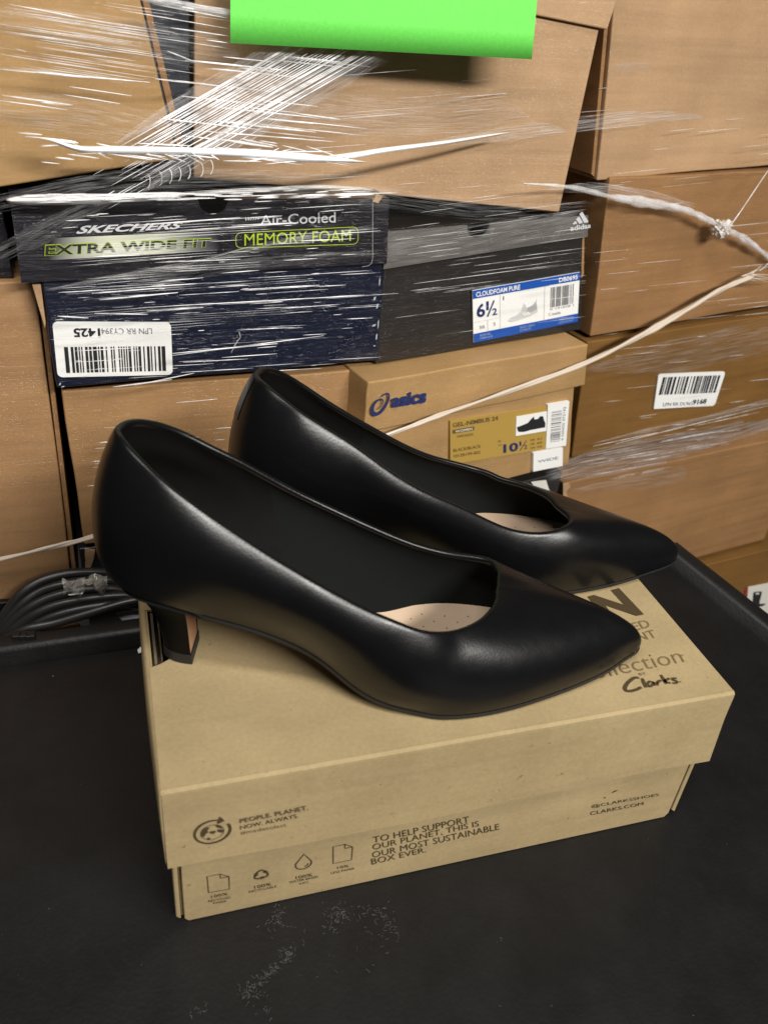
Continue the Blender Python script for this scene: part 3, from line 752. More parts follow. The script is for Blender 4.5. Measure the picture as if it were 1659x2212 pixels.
    t0, t1 = Dsec(0.0, -0.0080, 0.0094, 0.0102), Dsec(0.0063, -0.0078, 0.0093, 0.0101)
    F = [(j, j+1, nd+j+1, nd+j) for j in range(nd-1)]+[(nd-1, 0, nd, 2*nd-1), tuple(range(nd)), tuple(range(2*nd-1, nd-1, -1))]
    o_ = mesh_obj('heel_tip', W(turn(t0+t1)), F, RUBBER, heel)
    bmf = bmesh.new(); bmf.from_mesh(o_.data); bmesh.ops.recalc_face_normals(bmf, faces=bmf.faces); bmf.to_mesh(o_.data); bmf.free()
    # stitched seam strip down the back of the heel
    if mir > 0: return root
    i0 = 0; Vs = []; rowsS = list(range(m-10, m))
    for j in rowsS:
        for di in (-4, -2, 0, 2, 4): Vs.append(U[(i0+di) % NR, j]+nrm[(i0+di) % NR, j]*0.00035)
    F = [(k*5+j, k*5+j+1, (k+1)*5+j+1, (k+1)*5+j) for k in range(len(rowsS)-1) for j in range(4)]
    mesh_obj('back_strip', W(np.array(Vs)), [f if not fl else f[::-1] for f in F], LEATHER, root, smooth=True)
    return root
ZTOP = BXH+0.0004
A1 = math.radians(-13)
build_shoe('black leather high heel standing nearer the front edge of the brown box', (0.016, 0.092, ZTOP, A1))
def warp2(P):
    k, su, sw = 0.0809, -0.0098, -0.045
    w = P[..., 2].copy(); P[..., 2] = w*(1+sw)-k*P[..., 1]*w/0.1*-1
    u = P[..., 0].copy(); up_ = np.clip(w/0.055, 0, 1.2)
    lat = np.clip(-P[..., 1]/0.014, 0, 1)*up_; med = np.clip(P[..., 1]/0.025, 0, 1)*up_
    P[..., 2] += lat*(-0.0040*np.exp(-((u-0.095)/0.050)**2)+0.0026*np.exp(-((u-0.162)/0.032)**2))-med*0.0035*np.exp(-((u-0.135)/0.030)**2)
    P[..., 0] = 0.16+(P[..., 0]-0.16)*(1+su); return P
A2 = -0.1686
px_, py_ = 0.2457-0.16*math.cos(A2), 0.1308-0.16*math.sin(A2)
build_shoe('black leather high heel standing behind the other shoe, its toe past the box edge', (px_, py_, ZTOP, A2), -1, warp2)

# ================================================================ the wall of stacked shoe boxes behind the cart
def pile_box(name, label, anchor, y, yaw, cat='shoe box', group='boxes stacked in the wrapped pile'):
    P = at_y(anchor[0], anchor[1], y)
    o = thing(name, label, cat, tuple(P), math.radians(yaw), group)
    return o, Face(o, 0.0)
def wall_body(face, root, x0, x1b, z0, z1, mat, depth=0.30, x1t=None, x0t=None, name='box_body', d0=0.0, bevel=0.0014, low=None):
    """box body whose front may lean a little: x at the bottom and at the top, on both sides"""
    x1t = x1b if x1t is None else x1t; x0t = x0 if x0t is None else x0t
    za, zb_ = (z0, z0) if low is None else low
    # front sheet gently uneven, like pressed board
    nx, nz = 10, 6; V = []; F = []
    ph = RNG.uniform(0, 6.28, 4)
    def fx(a, b): 
        xa = x0+(x0t-x0)*b; xb = x1b+(x1t-x1b)*b; zlo = za+(zb_-za)*a
        return xa+(xb-xa)*a, zlo+(z1-zlo)*b
    for d in (d0, d0+depth):
        for j in range(nz+1):
            for i in range(nx+1):
                a, b = i/nx, j/nz; x, z = fx(a, b)
                w = 0.0011*math.sin(math.pi*a)*math.sin(math.pi*b)*math.sin(3*a+ph[0]+2*b)+0.0005*math.sin(7*a+ph[1])*math.sin(math.pi*b)
                e = 0.0004*math.sin(11*a+ph[2]) if j in (0, nz) else 0; e2 = 0.0004*math.sin(9*b+ph[3]) if i in (0, nx) else 0
                V.append((x+e2, d+(w if d == d0 else 0), z+e))
    n1 = (nx+1)*(nz+1); g = lambda i, j, k: k*n1+j*(nx+1)+i
    for j in range(nz):
        for i in range(nx):
            F.append((g(i, j, 0), g(i+1, j, 0), g(i+1, j+1, 0), g(i, j+1, 0))); F.append((g(i, j, 1), g(i, j+1, 1), g(i+1, j+1, 1), g(i+1, j, 1)))
    for i in range(nx):
        for j in (0, nz): F.append((g(i, j, 0), g(i, j, 1), g(i+1, j, 1), g(i+1, j, 0)))
    for j in range(nz):
        for i in (0, nx): F.append((g(i, j, 0), g(i, j+1, 0), g(i, j+1, 1), g(i, j, 1)))
    mb = MB(); mb.add(V, F); return mb.build(name, mat, root, bevel=bevel)
def notch_lid(root, x0, x1, zb_, zt_, mat, depth, nx_, nr_, x0t=None, x1t=None, d0=-0.003, name='lid', zlow=None):
    """lid with a half-round thumb cut in the top edge of its front"""
    x0t = x0 if x0t is None else x0t; x1t = x1 if x1t is None else x1t; zr = zb_ if zlow is None else zlow
    poly = [(x0, zb_), (x1, zr), (x1t, zt_)]
    for k in range(13):
        a = math.pi*k/12; poly.append((nx_+nr_*math.cos(a), zt_-0.92*nr_*math.sin(a)))
    poly += [(x0t, zt_)]
    me = bpy.data.meshes.new(name); b = bmesh.new()
    f = b.faces.new([b.verts.new((p[0], d0, p[1])) for p in poly]); r_ = bmesh.ops.extrude_face_region(b, geom=[f])
    for e in r_['geom']:
        if isinstance(e, bmesh.types.BMVert): e.co.y = d0+0.0016
    bmesh.ops.triangulate(b, faces=[q for q in b.faces if len(q.verts) > 4]); 
    def slab(lo, hi):
        vs_ = [b.verts.new(v) for v in [(lo[0], lo[1], lo[2]), (hi[0], lo[1], lo[2]), (hi[0], hi[1], lo[2]), (lo[0], hi[1], lo[2]), (lo[0], lo[1], hi[2]), (hi[0], lo[1], hi[2]), (hi[0], hi[1], hi[2]), (lo[0], hi[1], hi[2])]]
        for q in BOXF: b.faces.new([vs_[i] for i in q])
    slab((x0t+0.0003, d0+0.012, zt_-0.002), (x1t-0.0003, depth, zt_-0.0002))
    slab((x0t+0.0002, d0+0.0018, zt_-0.0022), (nx_-nr_-0.001, d0+0.0118, zt_-0.0003)); slab((nx_+nr_+0.001, d0+0.0018, zt_-0.0022), (x1t-0.0002, d0+0.0118, zt_-0.0003))
    xl, xr = min(x0, x0t), max(x1, x1t)
    slab((x0t+0.0002, d0+0.0018, zb_+0.001), (x0t+0.0014, depth, zt_-0.0024)); slab((x1t-0.0014, d0+0.0018, max(zb_, zr)+0.001), (x1t-0.0002, depth, zt_-0.0024))
    bmesh.ops.recalc_face_normals(b, faces=b.faces); b.to_mesh(me); b.free(); me.materials.append(mat)
    return link(bpy.data.objects.new(name, me), root)
def px4(face, *Q): return [face.px(*q) for q in Q]

# ---- navy box with the wide-fit printing
o, f = pile_box('shoe_box', 'navy shoe box with black lid lettered in lime and white, barcode sticker on front', (123, 838), 0.300, 6)
z1 = f.px(92, 610)[1]
wall_body(f, o, 0.0, 0.2365, 0.0, z1+0.006, NAVY, 0.30, x1t=0.2345)
Lq = px4(f, (45, 608), (832, 567), (828, 418), (20, 430))
lid1 = notch_lid(o, Lq[0][0]+0.0004, Lq[1][0], Lq[0][1], Lq[3][1]-0.0005, BLACKBOX, 0.30, f.px(459, 431)[0], 0.0098, x0t=Lq[3][0]+0.0004, x1t=Lq[2][0]+0.0035, zlow=Lq[1][1])
mb = MB(); mb.prism([(-0.0062, z1-0.001), (-0.0008, z1-0.001), (-0.0010, 0.046), (-0.0020, 0.041), (-0.0032, 0.050)], 0.002, 0.005); mb.build('torn_flap', TAN[2], o, bevel=0.0005)
mb = MB(); q = f.px(805, 418); mb.prism([(q[0]-0.001, q[1]-0.0045), (q[0]+0.0030, q[1]-0.0055), (q[0]+0.006, q[1]-0.001), (q[0]+0.001, q[1]+0.0008)], -0.0042, -0.0032); mb.build('torn_corner', TAN[2], lid1)
zh = lambda x, y: (76.7+x*0.2621, 460.4+y*0.2621)
zj = lambda x, y: (341+x*0.298, 409+y*0.298)
lf = Face(o, -0.003)
pr = Print(lf, 0.0004)
def fade_mat():
    m, nt, b, N, L = new_mat('silver_fade_print'); uvn = N.new('ShaderNodeTexCoord').outputs['UV']; s_ = N.new('ShaderNodeSeparateXYZ'); L.new(uvn, s_.inputs[0])
    c = ramp(N, L, s_.outputs[0], [(0.0, (0.012, 0.011, 0.016)), (0.16, (0.45, 0.45, 0.40)), (0.34, (0.74, 0.76, 0.60)), (0.60, (0.70, 0.72, 0.55)), (0.86, (0.16, 0.16, 0.17)), (1.0, (0.012, 0.011, 0.016))])
    L.new(c, b.inputs['Base Color']); setv(b, rough=0.4); return m
Q = pr.quad([(104, 562), (476, 540), (474, 499), (112, 514)]); V = lf.put(Q, 0.0003)
mesh_obj('printed_band', V, [(0, 1, 2, 3)], fade_mat(), lid1, uv=[(0, 0), (1, 0), (1, 1), (0, 1)])
T(pr, zh, 'SKECHERS', (333, 170), (1195, 128), (1225, 70), (363, 104), bold=0.03, shear=0.22, m=0)
wf = [(97, 553), (455, 533.5), (457, 513.5), (98, 528)]
pr.text('EXTRA WIDE FIT', pr.quad(wf), bold=0.052, m=1)
wf2 = [(98.5, 551.5), (454, 532.2), (456, 515), (99.5, 529.5)]
pr.text('EXTRA WIDE FIT', pr.quad(wf2), bold=0.022, m=2, off=0.0003)
T(pr, zj, 'WITH', (630, 228), (735, 220), (739, 196), (634, 202), bold=0.02, shear=0.2, m=0)
T(pr, zj, 'Air-Cooled', (742, 260), (1288, 240), (1288, 160), (742, 188), bold=0.006, m=0)
T(pr, zj, 'MEMORY FOAM', (628, 408), (1398, 374), (1398, 290), (628, 322), m=1)
T(pr, zj, 'TM', (1402, 298), (1420, 297), (1420, 288), (1402, 289), m=1)
rq = pr.quad([zj(567, 425), zj(1450, 396), zj(1450, 270), zj(567, 315)])
pr.stroke(rrect(rq, 0.30, 0.14), 0.00042, m=1, closed=True)
pr.stroke([lf.px(*zj(*p)) for p in ((1556, 60), (1556, 300), (1556, 500), (1548, 535), (1525, 553), (1480, 560))], 0.0003, m=3)
pr.build('printed_text', [SILVER, LIME, INK, INK_SOFT], lid1)
st, Q = sticker('barcode_sticker', f, [(125.2, 813.6), (373.4, 808), (369, 695), (113.4, 693.9)], WHITE, o, r=0.09, asp=0.5)
pr = Print(f, 0.0016)
pr.text('1425', sub(Q, 0.165, 0.385, 0.735, 0.895), bold=0.03, flip=True); pr.text('LPN RR CY394', sub(Q, 0.395, 0.83, 0.79, 0.895), m=1, flip=True)
pr.bars(sub(Q, 0.075, 0.94, 0.085, 0.56), 5, 40)
pr.build('printed_barcode', [INK, INK_GREY], st)
WORN = simple('worn_board', (0.40, 0.46, 0.50), 0.8)             # rubbed edge where the coating is gone
for (x, y, w, h) in ((806, 640, 6, 9), (812, 655, 5, 12), (803, 700, 9, 5), (811, 720, 4, 14), (806, 745, 5, 3), (815, 690, 3, 20), (818, 600, 3, 18), (750, 700, 3, 2), (128, 826, 5, 6), (133, 833, 8, 3)):
    q = px4(f, (x, y+h), (x+w*0.7, y+h*0.8), (x+w, y), (x+w*0.2, y+h*0.2)); mesh_obj('worn_spot', f.put(np.array(q), 0.0005), [(0, 1, 2, 3)], WORN, o)

# ---- plain tan box under the navy one, and the dark one under that
o, f = pile_box('shoe_box', 'plain tan shoe box directly under the navy box, behind the nearer shoe heel', (184, 1177), 0.309, 4)
a = f.px(133, 846); b_ = f.px(772, 800); wall_body(f, o, 0.0, b_[0]+0.001, 0.0, a[1], TAN[0], 0.28, x0t=a[0], x1t=b_[0])
o, f = pile_box('shoe_box', 'glossy black box with a torn tan corner, low behind the coiled cable', (190, 1320), 0.311, 4)
a = f.px(184, 1182); wall_body(f, o, 0.0, 0.150, -0.03, a[1]-0.001, BLACKBOX, 0.26)
mb = MB(); q = [f.px(184, 1183), f.px(206, 1186), f.px(203, 1206), f.px(197, 1222), f.px(195, 1262), f.px(186, 1262)]
mb.prism([(p[0], p[1]) for p in q], -0.0012, -0.0004); mb.build('torn_corner', TAN[2], o)
# ---- tan box at the left edge, low, with its dark neighbour above
o, f = pile_box('shoe_box', 'tan shoe box at the left edge of the pile, below the black box end', (155, 1262), 0.316, 2)
a = f.px(76, 607); wall_body(f, o, -0.20, 0.0, -0.045, a[1], TAN[1], 0.30, x1t=a[0])
mb = MB(); mb.prism([(0.0008, -0.04), (0.0042, -0.04), (a[0]+0.0040, a[1]-0.012), (a[0]+0.0008, a[1]-0.004)], 0.003, 0.28); mb.build('lid_edge', TAN[3], o, bevel=0.0005)
o, f = pile_box('shoe_box', 'black box end showing at the far left between two tan boxes', (46, 606), 0.322, 2)
wall_body(f, o, -0.20, -0.004, 0.0015, 0.0435, BLACKBOX, 0.27)
# ---- upper left: tilted tan box, narrow navy box beside it
o, f = pile_box('shoe_box', 'tan shoe box tilted at the upper left, behind the diagonal film pleats', (0, 405), 0.318, 5)
br = f.px(385, 344); tr = f.px(304, 0); up_ = (tr-br)/np.linalg.norm(tr-br); al = (br-np.array([0, 0])); 
k = 0.075; x0b = -0.045; z0b = x0b*br[1]/br[0]
topr = tr+up_*k; topl = topr+np.array([x0b-br[0], z0b-br[1]])
mb = MB(); mb.prism([(x0b, z0b), (br[0], br[1]), (topr[0], topr[1]), (topl[0], topl[1])], 0.0, 0.28); mb.build('box_body', TAN[4], o, bevel=0.0014)
mb = MB(); e1 = np.array([0.0042, 0.0]); mb.prism([tuple(br+np.array([0.0008, 0.004])), tuple(br+e1+np.array([0.0008, 0.006])), tuple(topr+e1), tuple(topr+np.array([0.0008, 0]))], 0.002, 0.27); mb.build('lid_edge', TAN[3], o, bevel=0.0006)
o, f = pile_box('shoe_box', 'narrow navy box upright between the two tan boxes at the top left', (418, 392), 0.331, 5)
wall_body(f, o, -0.0335, -0.0012, 0.002, 0.165, NAVY_DULL, 0.28, x1t=0.0040, x0t=-0.036)
# ---- upper middle: tan box slumped to the right
o, f = pile_box('shoe_box', 'tan shoe box slumped to the right behind the green paper', (418, 385), 0.336, 5)
br = f.px(1208, 459); tr = f.px(1295, 60); tl = f.px(425, 0)
rt_ = f.px(1160, 33); sl = (tr-rt_); tlz = tr[1]-sl[1]/sl[0]*(tr[0]-tl[0])
mb = MB(); mb.prism([(0, 0), (br[0]*0.5, br[1]*0.47), (br[0], br[1]), (tr[0], tr[1]), (tl[0], tlz)], 0.0, 0.28); mb.build('box_body', TAN[2], o, bevel=0.0014)
mb = MB(); up_ = np.array([0.012, 0.07]); A_ = np.array([tl[0]-0.002, tlz+0.0004]); B_ = tr+np.array([0.0045, -0.0008])
mb.prism([tuple(A_), tuple(B_), tuple(B_+up_), tuple(A_+up_)], -0.0035, 0.28); mb.build('lid', TAN[2], o, bevel=0.0012)
# ---- charcoal box with the blue label
o, f = pile_box('shoe_box', 'charcoal shoe box with a blue and white size label on its front', (820, 786), 0.327, 15.5)
r0 = f.px(1257, 707); r1 = f.px(1262, 508); zt1 = f.px(832, 502)[1]
wall_body(f, o, -0.004, r0[0], 0.0, r1[1]+0.004, CHARCOAL, 0.26, x1t=r1[0]-0.002)
tr = f.px(1262, 440); zr = f.px(1262, 508)
zl = f.px(834, 578)[1]
lid2 = notch_lid(o, -0.006, zr[0]+0.001, zl, zt1+0.0012, SHEENLID, 0.26, f.px(1030, 478)[0], 0.0112, x0t=-0.006, x1t=tr[0]+0.004, zlow=zr[1]-0.0005)
mb = MB(); mb.box((-0.004, -0.0005, zt1+0.0013), (tr[0]+0.002, 0.25, zt1+0.0024)); mb.build('lid_top', CHARCOAL, lid2)
mb = MB(); q = px4(f, (1254, 600), (1259, 592), (1261, 470), (1256, 520)); mb.prism([tuple(p) for p in q], -0.0008, -0.0002); mb.build('worn_edge', TAN[0], o)
lf = Face(o, -0.003); pr = Print(lf, 0.0004)
za = lambda x, y: ((1400+x*160/1659)/1.173, (500+y*160/1659)/1.173)
for bar in (((510, 695), (560, 635), (600, 620), (632, 690), (520, 712)), ((598, 570), (680, 500), (775, 645), (760, 675), (685, 690)), ((690, 432), (765, 375), (925, 625), (915, 655), (815, 665))):
    pr.poly([lf.px(*za(*p)) for p in bar])
T(pr, za, 'adidas', (452, 885), (985, 800), (985, 672), (452, 745), bold=0.03)
pr.build('printed_logo', [SILVER], lid2)
st, Q = sticker('size_label', f, [(1021, 739), (1245, 693.6), (1250, 586.9), (1018.7, 626.7)], WHITE, o)
pr = Print(f, 0.0015)
pr.poly(sub(Q, 0, 1, 0.845, 1), 0); pr.poly(sub(Q, 0, 1, 0, 0.175), 0)
pr.text('CLOUDFOAM PURE', sub(Q, 0.025, 0.42, 0.873, 0.965), bold=0.02, m=1, off=0.0003); pr.text('DB0695', sub(Q, 0.79, 0.975, 0.875, 0.965), bold=0.02, m=1, off=0.0003)
pr.text('6', sub(Q, 0.03, 0.105, 0.475, 0.735), bold=0.025, m=2); pr.text('1', sub(Q, 0.115, 0.138, 0.585, 0.755), bold=0.02, m=2); pr.text('2', sub(Q, 0.168, 0.212, 0.465, 0.60), bold=0.02, m=2)
pr.stroke([sub(Q, 0.125, 0.19, 0.46, 0.75)[0], sub(Q, 0.125, 0.186, 0.46, 0.75)[2]], 0.0016, m=2)
for a0, a1, b0, b1 in ((0.238, 0.241, 0.18, 0.84), (0.655, 0.658, 0.18, 0.84), (0.0, 0.24, 0.395, 0.40), (0.125, 0.128, 0.18, 0.395)): pr.poly(sub(Q, a0, a1, b0, b1), 3)
pr.text('38', sub(Q, 0.05, 0.098, 0.245, 0.31), m=4); pr.text('5', sub(Q, 0.178, 0.197, 0.255, 0.325), m=4)
pr.text('i', sub(Q, 0.266, 0.276, 0.72, 0.80), bold=0.05, m=4)
shoe_pts = [(0.31, 0.30), (0.34, 0.355), (0.40, 0.39), (0.435, 0.44), (0.455, 0.56), (0.462, 0.60), (0.475, 0.545), (0.485, 0.49), (0.53, 0.50), (0.56, 0.555), (0.58, 0.63), (0.583, 0.60), (0.578, 0.54), (0.588, 0.43), (0.592, 0.36), (0.52, 0.31), (0.42, 0.275), (0.34, 0.265)]
pr.poly([quadmap(Q, np.array([p]))[0] for p in shoe_pts], 5)
pr.poly([quadmap(Q, np.array([p]))[0] for p in ((0.50, 0.49), (0.555, 0.535), (0.575, 0.58), (0.587, 0.43), (0.53, 0.385), (0.48, 0.40))], 6, 0.0002)
for k in range(3):
    pr.stroke([quadmap(Q, np.array([(0.445+k*0.022, 0.40+k*0.004)]))[0], quadmap(Q, np.array([(0.475+k*0.022, 0.335+k*0.006)]))[0]], 0.0013, m=1, off=0.0004)
pr.bars(sub(Q, 0.715, 0.95, 0.40, 0.80), 9, 30, m=7); pr.text('0 191028 1', sub(Q, 0.715, 0.95, 0.345, 0.385), m=7)
pr.text('C inside', sub(Q, 0.70, 0.82, 0.235, 0.30), bold=0.03, m=8)
pr.text('CBLACK / CBLACK', sub(Q, 0.42, 0.565, 0.10, 0.145), m=9, off=0.0003); pr.text('RUNNING', sub(Q, 0.055, 0.15, 0.10, 0.145), m=9, off=0.0003); pr.text('MADE IN CHINA', sub(Q, 0.81, 0.955, 0.10, 0.14), m=9, off=0.0003)
pr.text('FABRIQUE', sub(Q, 0.055, 0.17, 0.04, 0.08), m=9, off=0.0003); pr.text('AUTHENTIC', sub(Q, 0.42, 0.53, 0.04, 0.08), m=9, off=0.0003); pr.text('HECHO EN CHINA', sub(Q, 0.80, 0.95, 0.04, 0.08), m=9, off=0.0003)
pr.build('printed_text', [BLUE, WHITE, INK_NAVY, INK_SOFT, INK_GREY, simple('ink_pale_grey', (0.58, 0.58, 0.58), 0.6), simple('ink_mid_grey', (0.40, 0.40, 0.41), 0.6), INK_GREY, INK_SOFT, simple('ink_pale_blue', (0.35, 0.45, 0.70), 0.6)], st)
# ---- tan box with the mustard label
o, f = pile_box('shoe_box', 'light tan shoe box with a mustard size label and navy logo', (1085, 1036), 0.3385, 14.5)
o.location = tuple(np.array(o.location)); 
x0 = f.px(784, 905)[0]; lb = px4(f, (837, 916), (1259, 830)); lt = px4(f, (778, 822), (1264, 742)); rb = f.px(1229, 1001); rtp = f.px(1238, 838)
wall_body(f, o, x0+0.006, rb[0], min(0.0, rb[1]), lb[1][1]+0.004, TAN[4], 0.25, x1t=rtp[0])
l3 = wall_body(f, o, x0, lb[1][0], lb[1][1], lt[1][1], TAN[4], 0.252, x1t=lt[1][0]+0.0005, name='lid', d0=-0.0032, low=(lb[0][1]-0.002, lb[1][1]))
lf = Face(o, -0.0032); pr = Print(lf, 0.0022)
zn = lambda x, y: ((580+x*0.5546)/1.173, (900+y*0.5546)/1.173)
T(pr, zn, 'asics', (735, 236), (893, 212), (900, 150), (737, 176), bold=0.045)
sw = lambda pts, w: pr.stroke(smooth_path([lf.px(*zn(*p)) for p in pts], 6), w)
n_ = 31
sw([(690, 186), (706, 172), (722, 172), (724, 192), (712, 222), (690, 252), (668, 264), (652, 258), (650, 238), (662, 212), (684, 196), (698, 204), (690, 226), (672, 244)], np.interp(np.linspace(0, 1, 79), [0, 0.12, 0.3, 0.5, 0.7, 1], [0.0006, 0.0014, 0.0020, 0.0034, 0.0018, 0.0005]))
pr.build('printed_logo', [INK_NAVY], l3)
zm = lambda x, y: (801.4+x*0.2878, 818.4+y*0.2878)
st, Q = sticker('size_label', f, [zm(585, 636), zm(1300, 515), zm(1303, 203), zm(582, 310)], MUSTARD, o, off=0.0022)
pr = Print(f, 0.0026)
T(pr, zm, 'GEL-NIMBUS 24', (600, 355), (940, 300), (940, 268), (600, 322), bold=0.02)
pr.poly([f.px(*zm(*p)) for p in ((600, 402), (760, 374), (762, 346), (600, 374))], 0); T(pr, zm, 'WOMEN', (618, 394), (745, 371), (746, 354), (618, 377), bold=0.02, m=1, off=0.0003)
T(pr, zm, 'WIDE(D)', (632, 438), (752, 417), (752, 396), (632, 416), m=2)
T(pr, zm, 'BLACK/BLACK', (605, 540), (812, 506), (812, 482), (605, 516), m=2); T(pr, zm, '1012B199-002', (607, 582), (808, 551), (808, 528), (607, 560), m=2)
T(pr, zm, '10', (980, 548), (1090, 530), (1090, 465), (980, 482), bold=0.03, m=3); T(pr, zm, '1', (1101, 493), (1113, 491), (1113, 459), (1101, 461), m=3); T(pr, zm, '2', (1134, 518), (1158, 514), (1158, 482), (1134, 486), m=3)
pr.stroke([f.px(*zm(1104, 530)), f.px(*zm(1152, 452))], 0.0007, m=3)
for k, (s1, s2) in enumerate((('EUR', '42.5'), ('UK', '8'), ('CM', '27.0'))):
    y = 452+k*30; T(pr, zm, s1, (1183, y+6), (1215, y+1), (1215, y-13), (1183, y-8), m=2); T(pr, zm, s2, (1232, y-2), (1268, y-8), (1268, y-22), (1232, y-16), m=2)
T(pr, zm, 'US', (940, 468), (960, 465), (960, 448), (940, 451), m=2); T(pr, zm, 'TAILLE', (940, 495), (968, 490), (968, 480), (940, 485), m=2)
pr.build('printed_text', [INK_TAN, PALE, INK_TAN, INK_NAVY], st)
st, Q = sticker('picture_panel', f, [zm(1070, 418), zm(1298, 380), zm(1303, 235), zm(1075, 275)], WHITE, o, off=0.0030)
pr = Print(f, 0.0033)
pr.poly([f.px(*zm(*p)) for p in ((1082, 375), (1078, 350), (1112, 338), (1160, 318), (1188, 285), (1204, 272), (1209, 293), (1235, 288), (1250, 270), (1272, 267), (1280, 300), (1290, 322), (1288, 352), (1232, 362), (1180, 372), (1130, 386), (1092, 386))])
pr.build('printed_shoe', [INK], st)
st, Q = sticker('barcode_sticker', f, [zm(1295, 512), zm(1445, 490), zm(1470, 158), zm(1310, 184)], WHITE, o, off=0.0032)
pr = Print(f, 0.0035); pr.bars(sub(Q, 0.18, 0.66, 0.14, 0.86), 21, 36, vertical=False)
V_, F_ = text_mesh('4 550455 372142', 0.0, 0.0); Vr_ = np.c_[1-V_[:, 1], V_[:, 0]]; pr.mb.add(f.put(quadmap(sub(Q, 0.72, 0.84, 0.14, 0.9), Vr_), 0.0035), F_, 0)
pr.build('printed_barcode', [INK_GREY], st)
st, Q = sticker('width_label', f, [zm(1198, 683), zm(1418, 640), zm(1420, 505), zm(1200, 545)], WHITE, o, off=0.0036)
pr = Print(f, 0.0040); T(pr, zm, 'WIDE', (1232, 615), (1385, 588), (1385, 566), (1232, 598)); pr.build('printed_text', [INK_GREY], st)
# ---- black box with pale stripes under it
o, f = pile_box('shoe_box', 'black box with a pale slanting stripe, low behind the farther shoe', (1100, 1180), 0.352, 13)
wall_body(f, o, -0.10, f.px(1196, 1100)[0], -0.02, f.px(1100, 1047)[1], CHARCOAL, 0.24)
mb = MB(); q = px4(f, (1180, 1092), (1194, 1084), (1178, 1036), (1146, 1040)); mb.add(f.put(np.array(q), 0.0006), [(0, 1, 2, 3)]); mb.build('printed_stripe', PALE, o)
# ---- right-hand stacks
YR = 0.390
o, f = pile_box('shoe_box', 'pale tan shoe box at the upper right, topmost of the right-hand stack', (1290, 390), YR-0.004, 15)
tl = f.px(1327, 0); rr_ = f.px(1659, 357); wall_body(f, o, 0.0, 0.30, 0.0, 0.19, TAN[2], 0.26, x0t=tl[0]*0.19/tl[1], low=(0.0, rr_[1]*0.30/rr_[0]))
mb = MB(); mb.prism([(-0.0050, 0.004), (-0.0010, 0.002), (tl[0]*1.4-0.001, tl[1]*1.4), (tl[0]*1.4-0.005, tl[1]*1.4)], 0.003, 0.25); mb.build('lid_edge', TAN[3], o, bevel=0.0006)
o, f = pile_box('shoe_box', 'reddish tan shoe box at the right with the knotted film across it', (1275, 728), YR, 14)
tl = f.px(1315, 392); tr = f.px(1659, 359); rr_ = f.px(1659, 661); kx = 0.31/rr_[0]
wall_body(f, o, 0.0, 0.31, 0.0, (tl[1]+tr[1])/2-0.001, TAN[3], 0.26, x0t=tl[0], x1t=0.28, low=(0.0, rr_[1]*kx))
o, f = pile_box('shoe_box', 'tan shoe box at the right carrying a slanted white barcode sticker', (1234, 989), YR, 12.5)
tl = f.px(1270, 735); tr = f.px(1659, 670); rr_ = f.px(1659, 904); kx = 0.34/rr_[0]
wall_body(f, o, 0.0, 0.34, 0.0, tl[1]-0.002, TAN_DEEP, 0.26, x0t=tl[0], x1t=0.31, low=(0.0, rr_[1]*kx))
zp = lambda x, y: (1403.2+x*0.15416, 767.3+y*0.15416)
st, Q = sticker('barcode_sticker', f, [zp(40, 745), zp(890, 700), zp(1045, 218), zp(108, 258)], WHITE, o, off=0.0016, r=0.09, asp=0.5, corners=(0, 1, 1, 1))
pr = Print(f, 0.0020)
pr.bars(pr.quad([zp(105, 545), zp(905, 512), zp(978, 270), zp(168, 297)]), 33, 40, m=0)
T(pr, zp, 'LPN RR DL962', (165, 705), (578, 684), (583, 640), (168, 655), m=1); T(pr, zp, '9168', (580, 684), (768, 668), (780, 598), (586, 612), bold=0.03, shear=0.1, m=0)
pr.build('printed_barcode', [INK, INK_GREY], st)
o, f = pile_box('shoe_box', 'tan shoe box low at the right, its left corner crushed, above the boot label', (1235, 1200), YR, 10)
tl = f.px(1217, 1044); tr = f.px(1659, 957); rr_ = f.px(1659, 1174); x1_ = tr[0]*1.25
wall_body(f, o, 0.0, x1_, f.px(1472, 1214)[1], tl[1], TAN[3], 0.26, x0t=tl[0])
mb = MB(); q = px4(f, (1214, 1043), (1226, 1041), (1230, 1050), (1222, 1060), (1226, 1085), (1214, 1085)); mb.prism([tuple(p) for p in q], -0.0016, -0.0004); mb.build('crushed_corner', TAN[2], o, bevel=0.0003)
o, f = pile_box('shoe_box', 'brown box at the bottom right with a white boot label, just past the cart rim', (1500, 1330), 0.425, 8)
tl = f.px(1486, 1226); tr = f.px(1659, 1182); wall_body(f, o, tl[0]-0.10, tr[0]+0.12, -0.12, tl[1]-0.003, TAN_DEEP, 0.24)
zq = lambda x, y: (1398+x*0.15725, 1193.5+y*0.15725)
st, Q = sticker('picture_label', f, [zq(1310, 1020), zq(2350, 800), zq(2400, 270), zq(1372, 470)], PALE, o, off=0.0016, r=0.04, asp=0.5)
pr = Print(f, 0.0019)
pr.poly([f.px(*zq(*p)) for p in ((1438, 545), (1450, 530), (1545, 522), (1556, 532), (1545, 590), (1522, 680), (1530, 694), (1600, 688), (1606, 700), (1570, 725), (1490, 738), (1470, 735), (1412, 765), (1400, 752), (1425, 700), (1432, 600))], 0)
pr.poly([f.px(*zq(1492+26*math.cos(a), 552-1+12*math.sin(a))) for a in np.linspace(0, 6.28, 14)[:-1]], 1, 0.0003)
pr.stroke([f.px(*zq(1395, 880)), f.px(*zq(1800, 790))], 0.0006, m=0)
pr.build('printed_boot', [INK, PALE], st)
pr = Print(f, 0.0008); pr.poly([f.px(*zq(*p)) for p in ((1300, 700), (1312, 720), (1372, 470), (1345, 475))], 0); pr.build('printed_stripe', [RED], o)
